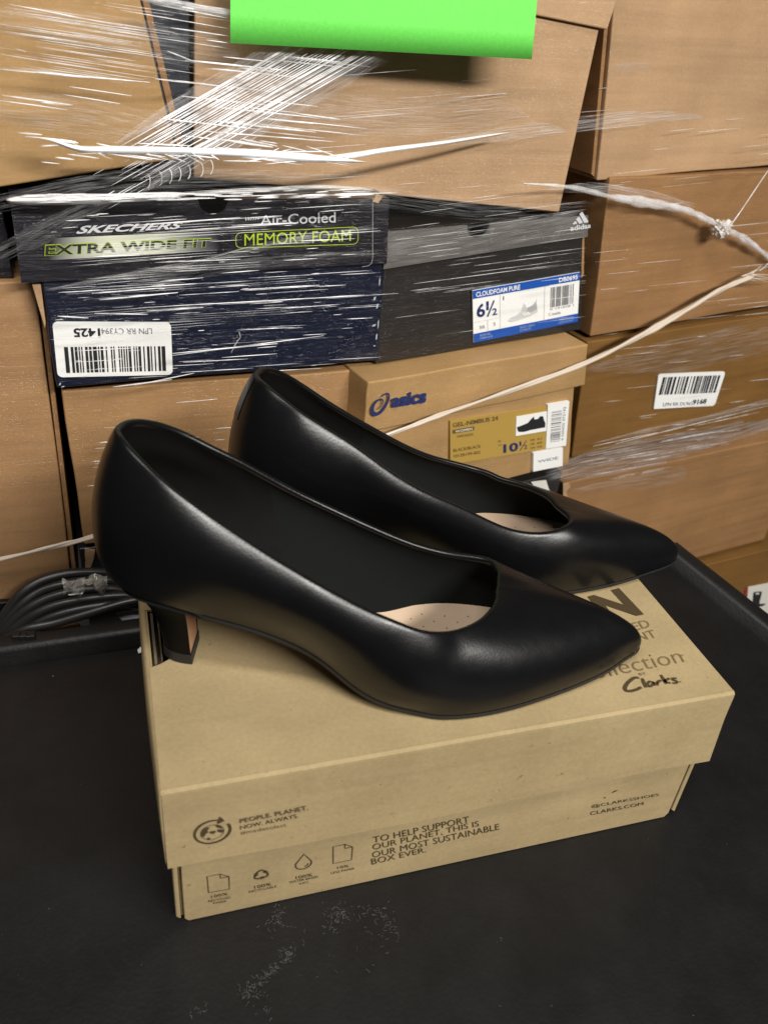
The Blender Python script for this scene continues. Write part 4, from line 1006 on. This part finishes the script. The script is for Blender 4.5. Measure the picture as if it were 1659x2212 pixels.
# ---- neon paper taped on the film
P4 = [at_y(498, 93, 0.3095), at_y(1148, 128, 0.3110), at_y(1160, 0, 0.3115), at_y(498, 0, 0.3100)]
upv = (P4[3]-P4[0]); upv = upv/np.linalg.norm(upv)*0.12; upw = (P4[2]-P4[1]); upw = upw/np.linalg.norm(upw)*0.12
nx, nz = 16, 8; V = []; F = []
for side in (0, 1):
    for j in range(nz+1):
        for i in range(nx+1):
            a, b = i/nx, j/nz; p = (P4[0]+upv*b)*(1-a)+(P4[1]+upw*b)*a
            p = p+np.array([0, -0.0006*math.sin(3.0*a+0.5)-0.0004*a*(1-b)+(0.0002 if side else 0), 0]); V.append(p)
n1 = (nx+1)*(nz+1)
for j in range(nz):
    for i in range(nx):
        a = j*(nx+1)+i; F.append((a, a+1, a+nx+2, a+nx+1)); F.append((a+n1, a+nx+1+n1, a+nx+2+n1, a+1+n1))
for i in range(nx): F.append((i, i+n1, i+1+n1, i+1))
o = mesh_obj('paper_sheet', V, F, GREEN, None, smooth=True)
tag(o, 'neon green paper sheet hanging on the wrapped boxes at the top', 'paper')
# ---- ground far below the cart
mb = MB(); mb.box((-3, -3, -0.92), (4, 4, -0.90)); o = mb.build('floor', simple('warehouse_concrete', (0.16, 0.155, 0.145), 0.8)); o['kind'] = 'structure'

# ================================================================ cable coil behind the cart rim
zz = lambda x, y: (x*0.257, 1023+y*0.257)
cab = thing('power_cable', 'thick black cable coiled behind the cart rim at the left, bound with clear tape', 'cable', tuple(at_y(*zz(500, 1100), 0.270)))
org = np.array(cab.location[:])
mb = MB()
def cable(pts, ys, r=0.0037, ext=True):
    P = [at_y(*zz(*p), y) for p, y in zip(pts, np.interp(np.linspace(0, 1, len(pts)), np.linspace(0, 1, len(ys)), ys))]
    tube(mb, smooth_path(P, 6)-org, r, 10)
cable([(-260, 1420), (-60, 1330), (60, 1160), (180, 1010), (340, 905), (520, 850), (700, 832), (920, 838), (1100, 900), (1210, 1010)], (0.266, 0.276, 0.286, 0.288, 0.286))
cable([(-200, 1480), (-40, 1380), (60, 1230), (190, 1090), (350, 985), (560, 925), (760, 900), (960, 905), (1150, 990)], (0.264, 0.272, 0.280, 0.281, 0.280))
cable([(-180, 1500), (-20, 1400), (90, 1260), (230, 1140), (400, 1050), (620, 990), (830, 968), (1040, 985), (1190, 1050)], (0.262, 0.268, 0.273, 0.274, 0.272))
cable([(-150, 1510), (20, 1400), (150, 1280), (300, 1180), (480, 1105), (700, 1060), (900, 1035), (1120, 1030), (1260, 1080)], (0.2605, 0.265, 0.2675, 0.267, 0.266))
cable([(-120, 1500), (80, 1390), (230, 1300), (420, 1210), (620, 1150), (840, 1110), (1060, 1090), (1240, 1120)], (0.2605, 0.263, 0.264, 0.264, 0.264))
cable([(-60, 1450), (90, 1370), (250, 1300), (450, 1260), (660, 1200), (880, 1135), (1100, 1075), (1280, 1050)], (0.2600, 0.2605, 0.2605, 0.261, 0.262), 0.0038)
mb.build('coil', CABLE, cab, smooth=True)
def crumple(name, corners, y, n=9, amp=0.0035, seed=1, mat=None, parent=None):
    r = np.random.default_rng(seed); Q = [np.array(at_y(*zz(*p), y))-org for p in corners]; V = []
    for j in range(n):
        for i in range(n):
            a, b = i/(n-1), j/(n-1); p = Q[0]*(1-a)*(1-b)+Q[1]*a*(1-b)+Q[2]*a*b+Q[3]*(1-a)*b
            V.append(p+r.normal(0, amp*0.10, 3)+np.array([0, -amp*math.sin(7*a+3*b+seed)*0.6-0.004*math.sin(math.pi*b), 0]))
    F = [(j*n+i, j*n+i+1, (j+1)*n+i+1, (j+1)*n+i) for j in range(n-1) for i in range(n-1)]
    return mesh_obj(name, V, F, mat, parent)
TAPE = simple('clear_tape', (0.42, 0.40, 0.36), 0.16, spec=0.8, alpha=0.55)
crumple('tape', [(545, 1000), (695, 1025), (725, 880), (530, 900)], 0.2625, seed=2, mat=TAPE, parent=cab)
crumple('tape', [(830, 1005), (925, 985), (900, 850), (745, 850)], 0.2660, seed=5, mat=TAPE, parent=cab)
crumple('tape', [(690, 930), (790, 920), (770, 880), (690, 890)], 0.2630, n=5, amp=0.002, seed=8, mat=TAPE, parent=cab)
mb = MB(); p = at_y(*zz(640, 1015), 0.2585)-org; mb.box((p[0]-0.005, p[1], p[2]-0.0004), (p[0]+0.005, p[1]+0.0004, p[2]+0.0005)); mb.build('tape', WHITE, cab)
mb = MB(); a, b = at_y(*zz(345, 1350), 0.2635), at_y(*zz(640, 1300), 0.2665); tube(mb, [a, a*0.5+b*0.5, b], 0.0030, 12); tube(mb, [b+np.array([0.0002, 0, 0]), b+np.array([0.0035, 0, 0.0002])], 0.0034, 12)
tag(mb.build('wooden_dowel', simple('orange_wood', (0.26, 0.11, 0.045), 0.5), smooth=True), 'short orange-brown rod lying under the black cables behind the rim', 'rod')
pk = MB(); q = [at_y(*zz(*p), y) for p, y in (((1070, 1275), 0.262), ((1190, 1255), 0.262), ((1190, 1150), 0.268), ((985, 1190), 0.268))]
pk.add(q+[v+np.array([0, 0.004, -0.001]) for v in q], BOXF)
o = pk.build('packet', simple('pale_packet', (0.30, 0.31, 0.40), 0.5)); tag(o, 'small pale blue packet behind the cart rim, left of the brown box', 'packet')

# ================================================================ stretch film: ropes, folds and pleats
def film_rope(name, label, pts, offs, r, mat, wob=0.18, knot=None):
    P = np.array([at_film(x, y, o_) for (x, y), o_ in zip(pts, offs)]); P = smooth_path(P, 10); n = len(P)
    R = np.interp(np.linspace(0, 1, n), np.linspace(0, 1, len(r)), r)*(1+wob*np.sin(np.arange(n)*0.9)*np.sin(np.arange(n)*0.37+1))
    mb = MB(); ph = np.linspace(0, n*0.16, n); off = np.c_[0*ph, np.cos(ph), np.sin(ph)]*R[:, None]*0.42
    tube(mb, P+off, R*0.72, 8); tube(mb, P-off, R*0.66, 8)
    return mb, P
mb, P = film_rope('x', '', [(1625, 597), (1560, 624), (1470, 676), (1380, 727), (1260, 786), (1100, 845), (960, 893), (860, 931), (640, 1010), (400, 1090), (205, 1158), (100, 1185), (-60, 1222)], [-0.004, -0.004, -0.006, -0.008, -0.012, -0.012, -0.012, -0.01, -0.005, 0.0, 0.006, 0.01, 0.012], [0.0020, 0.0027, 0.0030, 0.0028, 0.0024, 0.0020, 0.0019, 0.0018, 0.0017, 0.0017, 0.0019, 0.0020, 0.0020], ROPE)
for k in range(9):
    a = at_film(1618+RNG.uniform(-20, 8), 600+RNG.uniform(-8, 6), -0.004); b = at_film(1640+RNG.uniform(0, 60), 575+RNG.uniform(-30, 45), -0.002); tube(mb, np.linspace(a, b, 4), [0.0005, 0.0004, 0.0003, 0.0001], 5)
o = mb.build('film_rope', ROPE, None, smooth=True); tag(o, 'milky twisted rope of stretch film slanting across the tan boxes with printed labels', 'film rope', 'twisted ropes of stretch film')
ROPE2 = strand('film_rope_clear', 0.16, 0.52, 0.22)
mb, P = film_rope('x', '', [(1130, 396), (1230, 404), (1320, 425), (1410, 440), (1480, 454), (1530, 476), (1560, 494), (1600, 512), (1650, 548), (1720, 600)], [0.006, 0.010, 0.014, 0.012, 0.010, 0.008, 0.006, 0.007, 0.008, 0.008], [0.0005, 0.0014, 0.0030, 0.0040, 0.0036, 0.0024, 0.0022, 0.0034, 0.0036, 0.0036], ROPE2, 0.25)
o = thing('film_rope', 'clear knotted rope of stretch film across the reddish tan box at the right', 'film rope', tuple(P[len(P)//2]), 0.0, 'twisted ropes of stretch film'); oc = np.array(o.location[:])
mb.V = [tuple(np.array(v)-oc) for v in mb.V]; mb.build('strand', ROPE2, o, smooth=True)
c = at_film(1556, 494, 0.004)-oc; kn = bmesh.new(); bmesh.ops.create_icosphere(kn, subdivisions=4, radius=0.0085)
for v in kn.verts:
    d = v.co.normalized(); w = 1+0.32*math.sin(d.x*7+1)*math.sin(d.z*6)+0.22*math.sin(d.x*17+d.z*13)+0.16*math.sin(d.z*29-d.x*11)
    v.co = Vector((d.x*0.0082, d.y*0.006, d.z*0.0066))*w+Vector(c)
me = bpy.data.meshes.new('knot'); kn.to_mesh(me); kn.free(); me.materials.append(simple('film_knot', (0.80, 0.76, 0.72), 0.12, spec=0.9, alpha=0.85)); link(bpy.data.objects.new('knot', me), o)
mb = MB(); tube(mb, np.array([at_film(1575, 490, -0.012), at_film(1600, 455, -0.01), at_film(1650, 380, -0.006), at_film(1672, 350, -0.004)])-oc, [0.0008, 0.0006, 0.0005, 0.0003], 5)
mb.build('loose_tail', ROPE2, o, smooth=True)
mb = MB(); tube(mb, np.array([at_film(1640, 585, -0.008), at_film(1670, 560, -0.008), at_film(1700, 530, -0.006)])-oc, [0.0006, 0.0005, 0.0004], 5); mb.build('loose_tail', ROPE2, o, smooth=True)

wrap = thing('stretch_film', 'clear stretch film pulled in shiny pleats over the pile of shoe boxes', 'stretch film', (0, 0, 0))
def ribbon(mat, pts, widths, off=-0.002, name='film_fold', n=14, bulge=0.0022, across=9):
    """a gathered band of film: a strip along pts with a rounded cross-section"""
    Q = smooth_path(np.array(pts, float), n); m = len(Q); Wd = np.interp(np.linspace(0, 1, m), np.linspace(0, 1, len(widths)), widths)
    Tn = np.gradient(Q, axis=0); Tn /= np.linalg.norm(Tn, axis=1, keepdims=True); Nn = np.c_[-Tn[:, 1], Tn[:, 0]]
    V = []; uv = []; ln = 0
    for i in range(m):
        if i: ln += np.linalg.norm(Q[i]-Q[i-1])
        for k in range(across):
            s_ = k/(across-1)*2-1; p = Q[i]+Nn[i]*Wd[i]*0.5*s_
            V.append(at_film(p[0], p[1], off-bulge*(1-s_*s_))); uv.append((ln/60.0, s_*Wd[i]/60.0+7*len(Q)))
    F = [(i*across+k, i*across+k+1, (i+1)*across+k+1, (i+1)*across+k) for i in range(m-1) for k in range(across-1)]
    o = mesh_obj(name, V, F, mat, wrap, smooth=True, uv=uv)
    at = o.data.attributes.new('edge', 'FLOAT', 'POINT')
    for i in range(m):
        for k in range(across): at.data[i*across+k].value = (1-(k/(across-1)*2-1)**2)*min(1, 6*i/m, 6*(m-1-i)/m)
    return o
GLARE = film('white_glare_film', 1.0, 9, 0.18, 0.40, 0.22, (0.97, 0.96, 0.97), 0.15)  # clear film made opaque white: glare on fold and lid edge as colour
ribbon(GLARE, [(60, 294), (110, 303), (170, 321), (240, 324), (330, 325), (423, 327), (560, 333), (655, 340), (740, 346), (800, 350)], [1, 5, 15, 19, 19, 18, 20, 22, 12, 1], -0.007, bulge=0.005)
ribbon(GLARE, [(560, 356), (640, 348), (760, 336), (835, 324), (960, 308), (1060, 292), (1110, 284)], [1, 8, 14, 13, 9, 6, 1], -0.005, bulge=0.003)
ribbon(FILM, [(860, 322), (1080, 290), (1300, 262), (1500, 240), (1680, 222)], [6, 34, 36, 36, 36], 0.0, bulge=0.002)
ribbon(GLARE, [(14, 433), (60, 432), (140, 431), (250, 428), (360, 423), (430, 418)], [12, 24, 25, 22, 18, 4], -0.005, bulge=0.005)
ribbon(FILM_DENSE, [(400, 419), (560, 411), (700, 405), (814, 411)], [12, 13, 12, 8], -0.005, bulge=0.004)
ribbon(FILM, [(96, 628), (250, 600), (420, 570), (600, 527), (720, 508), (810, 492)], [10, 16, 18, 20, 20, 16], -0.005, bulge=0.003)
ribbon(FILM_FAINT, [(150, 605), (330, 600), (560, 570), (830, 545)], [6, 26, 30, 14], -0.003)
ribbon(FILM, [(240, 318), (330, 262), (430, 208), (540, 148), (660, 80)], [4, 30, 50, 60, 60], -0.004)
ribbon(FILM, [(300, 420), (400, 355), (520, 285), (660, 205), (830, 105)], [4, 40, 60, 64, 60], -0.004)
ribbon(FILM_FAINT, [(-20, 445), (200, 400), (420, 385), (800, 380)], [40, 50, 50, 10], -0.003)
ribbon(FILM_FAINT, [(-20, 560), (60, 520), (160, 470), (280, 420)], [30, 50, 50, 6], -0.004)
ribbon(FILM_FAINT, [(430, 405), (800, 425), (1050, 455), (1280, 440)], [8, 50, 44, 8], -0.001)
ribbon(FILM_FAINT, [(832, 545), (1000, 520), (1260, 470)], [60, 70, 40], -0.002)
ribbon(FILM, [(1160, 410), (1280, 408), (1400, 430), (1500, 452)], [3, 30, 40, 26], -0.002)
ribbon(FILM, [(1180, 1030), (1290, 1000), (1450, 968), (1560, 948), (1680, 920)], [30, 64, 66, 62, 62], 0.004, bulge=0.001)
ribbon(FILM_FAINT, [(1260, 800), (1450, 770), (1680, 720)], [10, 80, 80], 0.0)
ribbon(FILM, [(1270, 960), (1400, 930), (1520, 905), (1680, 862)], [2, 12, 14, 18], -0.003)
ribbon(FILM_FAINT, [(1230, 1060), (1450, 1030), (1680, 990)], [8, 46, 56], 0.0)
ribbon(FILM, [(-20, 148), (60, 152), (160, 160), (330, 180)], [8, 10, 14, 2], -0.004)
ribbon(FILM_DENSE, [(300, -4), (400, 12), (520, 34)], [14, 20, 18], -0.006)
for a in (((-20, 40), (200, 70), (420, 105), (520, 120)), ((-20, 230), (160, 250), (340, 285), (430, 300))):
    ribbon(FILM_FAINT, list(a), [70, 90, 90, 30], -0.002)
ribbon(FILM_FAINT, [(430, 200), (600, 230), (800, 250), (1000, 250), (1180, 230)], [20, 80, 90, 80, 20], 0.0)
ribbon(FILM_FAINT, [(1320, 150), (1450, 140), (1680, 120)], [30, 80, 80], -0.002)
# single pleats, their lamp glints given by near-white colour
bright, soft = MB(), MB()
def pleat(mb, x0, y0, x1, y1, w, off=-0.004, bow=0.0, n=6):
    t = np.linspace(0, 1, n); xs = x0+(x1-x0)*t; ys = y0+(y1-y0)*t+bow*np.sin(math.pi*t)
    P = np.array([at_film(x, y, off) for x, y in zip(xs, ys)]); dep = np.linalg.norm(P[0]-EYE)
    r = w*0.5*dep/FPX*np.sin(math.pi*np.clip(t*0.9+0.05, 0, 1))**0.5; tube(mb, P, r, 5)
U_ = lambda a, b: RNG.uniform(a, b)
for k in range(26):                                                       # diagonal band, upper left
    t = k/25+U_(-0.02, 0.02); x0, y0 = 242+70*t, 317+86*t; x1, y1 = 652+200*t, 82+12*t; s0, s1 = U_(0.0, 0.35), U_(0.86, 1.0)
    pleat(bright if RNG.random() < 0.75 else soft, x0+(x1-x0)*s0, y0+(y1-y0)*s0, x0+(x1-x0)*s1, y0+(y1-y0)*s1, U_(1.8, 4.0), -0.006)
for k in range(34):
    x0 = U_(190, 560); y0 = 450-0.48*(x0-120)+U_(-40, 60); l = U_(15, 110); pleat(soft if RNG.random() < 0.6 else bright, x0, y0, x0+l, y0-0.55*l, U_(1.0, 2.0), -0.006)
for k in range(24):                                                       # pleats crossing it
    x0 = U_(330, 620); y0 = U_(118, 300); l = U_(60, 240); pleat(bright if RNG.random() < 0.6 else soft, x0, y0, min(x0+l, 800), y0+0.105*(min(x0+l, 800)-x0), U_(1.8, 4.2), -0.005)
for k in range(46):                                                       # long shallow pleats, top left
    x0 = U_(-20, 260); y0 = U_(8, 150)-0.02*x0; l = U_(120, 330); pleat(soft if RNG.random() < 0.72 else bright, x0, y0, x0+l, y0+0.15*l, U_(1.0, 1.8), -0.005)
for a in ((0, 150, 325, 178, 3), (70, 155, 195, 168, 5), (6, 206, 158, 227, 3.4), (90, 221, 155, 227, 5), (0, 217, 145, 237, 2.2), (150, 187, 285, 207, 2), (137, 204, 260, 224, 2), (20, 9, 265, 56, 2), (310, 2, 492, 32, 4), (330, 8, 495, 40, 3), (262, 22, 495, 62, 2), (370, 60, 495, 78, 2.4), (362, 110, 420, 133, 2.4), (445, 86, 500, 94, 2), (40, 287, 92, 291, 4), (55, 295, 165, 306, 4), (115, 303, 170, 309, 5), (120, 340, 162, 345, 4), (90, 350, 130, 354, 2.5), (35, 105, 58, 112, 2), (345, 256, 560, 280, 3.6), (420, 282, 720, 306, 3), (500, 306, 590, 318, 5), (520, 300, 600, 316, 4), (560, 304, 600, 310, 3), (640, 245, 735, 258, 3)):
    pleat(bright, *a, off=-0.0065)
for k in range(44):                                                       # comb round the bright fold
    x0 = U_(80, 720); pleat(bright, x0, 322+U_(-16, 22)+0.03*(x0-166)*0.6, x0+U_(30, 120), 324+U_(-16, 22)+0.035*(x0-166)*0.6+3, U_(1.5, 3.5), -0.009)
for k in range(70):                                                       # lid edge
    x0 = U_(24, 780); y0 = 431-0.018*x0+U_(-9, 10); pleat(bright if x0 < 440 or RNG.random() < 0.5 else soft, x0, y0, x0+U_(20, 90), y0-U_(0, 3), U_(1.4, 4.2), -0.010)
for k in range(150):                                                       # navy box face
    x0 = U_(110, 760); y0 = U_(450, 828)-0.05*(x0-110); l = 14+150*RNG.random()**2; x1 = min(x0+l, 822)
    pleat(bright if RNG.random() < 0.5 else soft, x0, y0, x1, y0-U_(0.045, 0.075)*(x1-x0), U_(0.8, 1.9), -0.009)
for k in range(15):                                                        # rows of parallel pleats
    x0 = U_(110, 500); y0 = U_(460, 800)-0.05*(x0-110); l = U_(120, 320); sl = U_(0.05, 0.075)
    for j in range(3):
        x1 = min(x0+l, 824); pleat(soft, x0, y0+j*U_(4, 7), x1, y0+j*5-sl*(x1-x0), U_(0.8, 1.6), -0.009)
for a in ((200, 555, 303, 551, 2.6), (335, 567, 520, 560, 2.2), (255, 490, 520, 470, 3.2), (470, 475, 610, 466, 2), (500, 487, 640, 481, 2), (390, 498, 640, 482, 2.4), (125, 683, 192, 687, 3.4), (205, 677, 320, 679, 3.4), (318, 672, 440, 664, 4), (215, 648, 385, 632, 3.4), (200, 634, 350, 622, 3), (170, 630, 220, 626, 2.6), (315, 620, 440, 612, 2.4), (370, 764, 600, 742, 3.4), (372, 768, 700, 725, 2.4), (300, 665, 860, 634, 2), (580, 624, 680, 618, 2.4), (245, 836, 372, 820, 3), (290, 833, 420, 806, 2.4), (520, 626, 690, 616, 3), (345, 608, 440, 600, 2), (480, 590, 560, 584, 2)):
    pleat(bright, *a, off=-0.0095)
for k in range(52):                                                       # over the tan box below
    x0 = U_(190, 480); y0 = U_(905, 1120); l = U_(8, 60); pleat(bright if RNG.random() < 0.5 else soft, x0, y0, x0+l, y0-0.06*l, U_(1.2, 2.4), -0.006)
for a in ((200, 1010, 300, 1001, 2), (205, 1030, 520, 1000, 2.2), (205, 1040, 520, 1022, 2.2), (250, 1014, 340, 1003, 2.4), (290, 1000, 520, 985, 1.6), (205, 1002, 340, 990, 2), (420, 1040, 480, 1034, 3.4), (450, 1060, 510, 1056, 2.6), (380, 870, 470, 862, 1.5), (190, 1050, 262, 1043, 2.2)):
    pleat(bright, *a, off=-0.0065)
for k in range(46):                                                       # faint ones over the charcoal and right-hand boxes
    x0 = U_(835, 1220); y0 = U_(450, 740)-0.12*(x0-835); l = U_(40, 220); pleat(soft, x0, y0, min(x0+l, 1265), y0-0.13*(min(x0+l, 1265)-x0), U_(0.8, 1.6), -0.004)
for k in range(60):
    x0 = U_(1270, 1640); y0 = U_(60, 1000)-0.1*(x0-1270); l = U_(20, 130); pleat(soft, x0, y0, x0+l, y0-0.10*l, U_(0.8, 1.5), -0.002)
for k in range(22):
    x0 = U_(1240, 1600); y0 = 1020-0.19*(x0-1230)+U_(-30, 34); l = U_(40, 160); pleat(soft, x0, y0, x0+l, y0-0.18*l, U_(1.0, 2.2), 0.0)
for a in ((1280, 964, 1420, 934, 2.4), (1330, 958, 1660, 876, 3), (1450, 918, 1480, 916, 2), (1500, 920, 1640, 890, 2), (1380, 900, 1420, 894, 1.4), (1575, 870, 1610, 865, 2)):
    pleat(soft, *a, off=-0.003)
for k in range(18):
    x0 = U_(640, 1180); y0 = U_(150, 420); l = U_(60, 260); pleat(soft, x0, y0, x0+l, y0-0.08*l, U_(0.8, 1.5), -0.001)
for k in range(7):                                                        # little curls under the diagonal band
    cx, cy = 318+k*22+U_(-4, 4), 385-k*5; P = np.array([at_film(cx+10*math.sin(a)*0.8, cy+16*math.cos(a)+6, -0.008) for a in np.linspace(0.3, 2.9, 8)]); tube(soft, P, 0.0004, 5)
crk = [at_film(*p, -0.010) for p in ((517, 716), (520, 728), (510, 742), (505, 752), (500, 762))]; tube(soft, crk, 0.0004, 5)
o = bright.build('glint_pleat', STRAND, wrap, smooth=True); o['kind'] = 'stuff'
o = soft.build('soft_glint_pleat', STRAND_SOFT, wrap, smooth=True); o['kind'] = 'stuff'
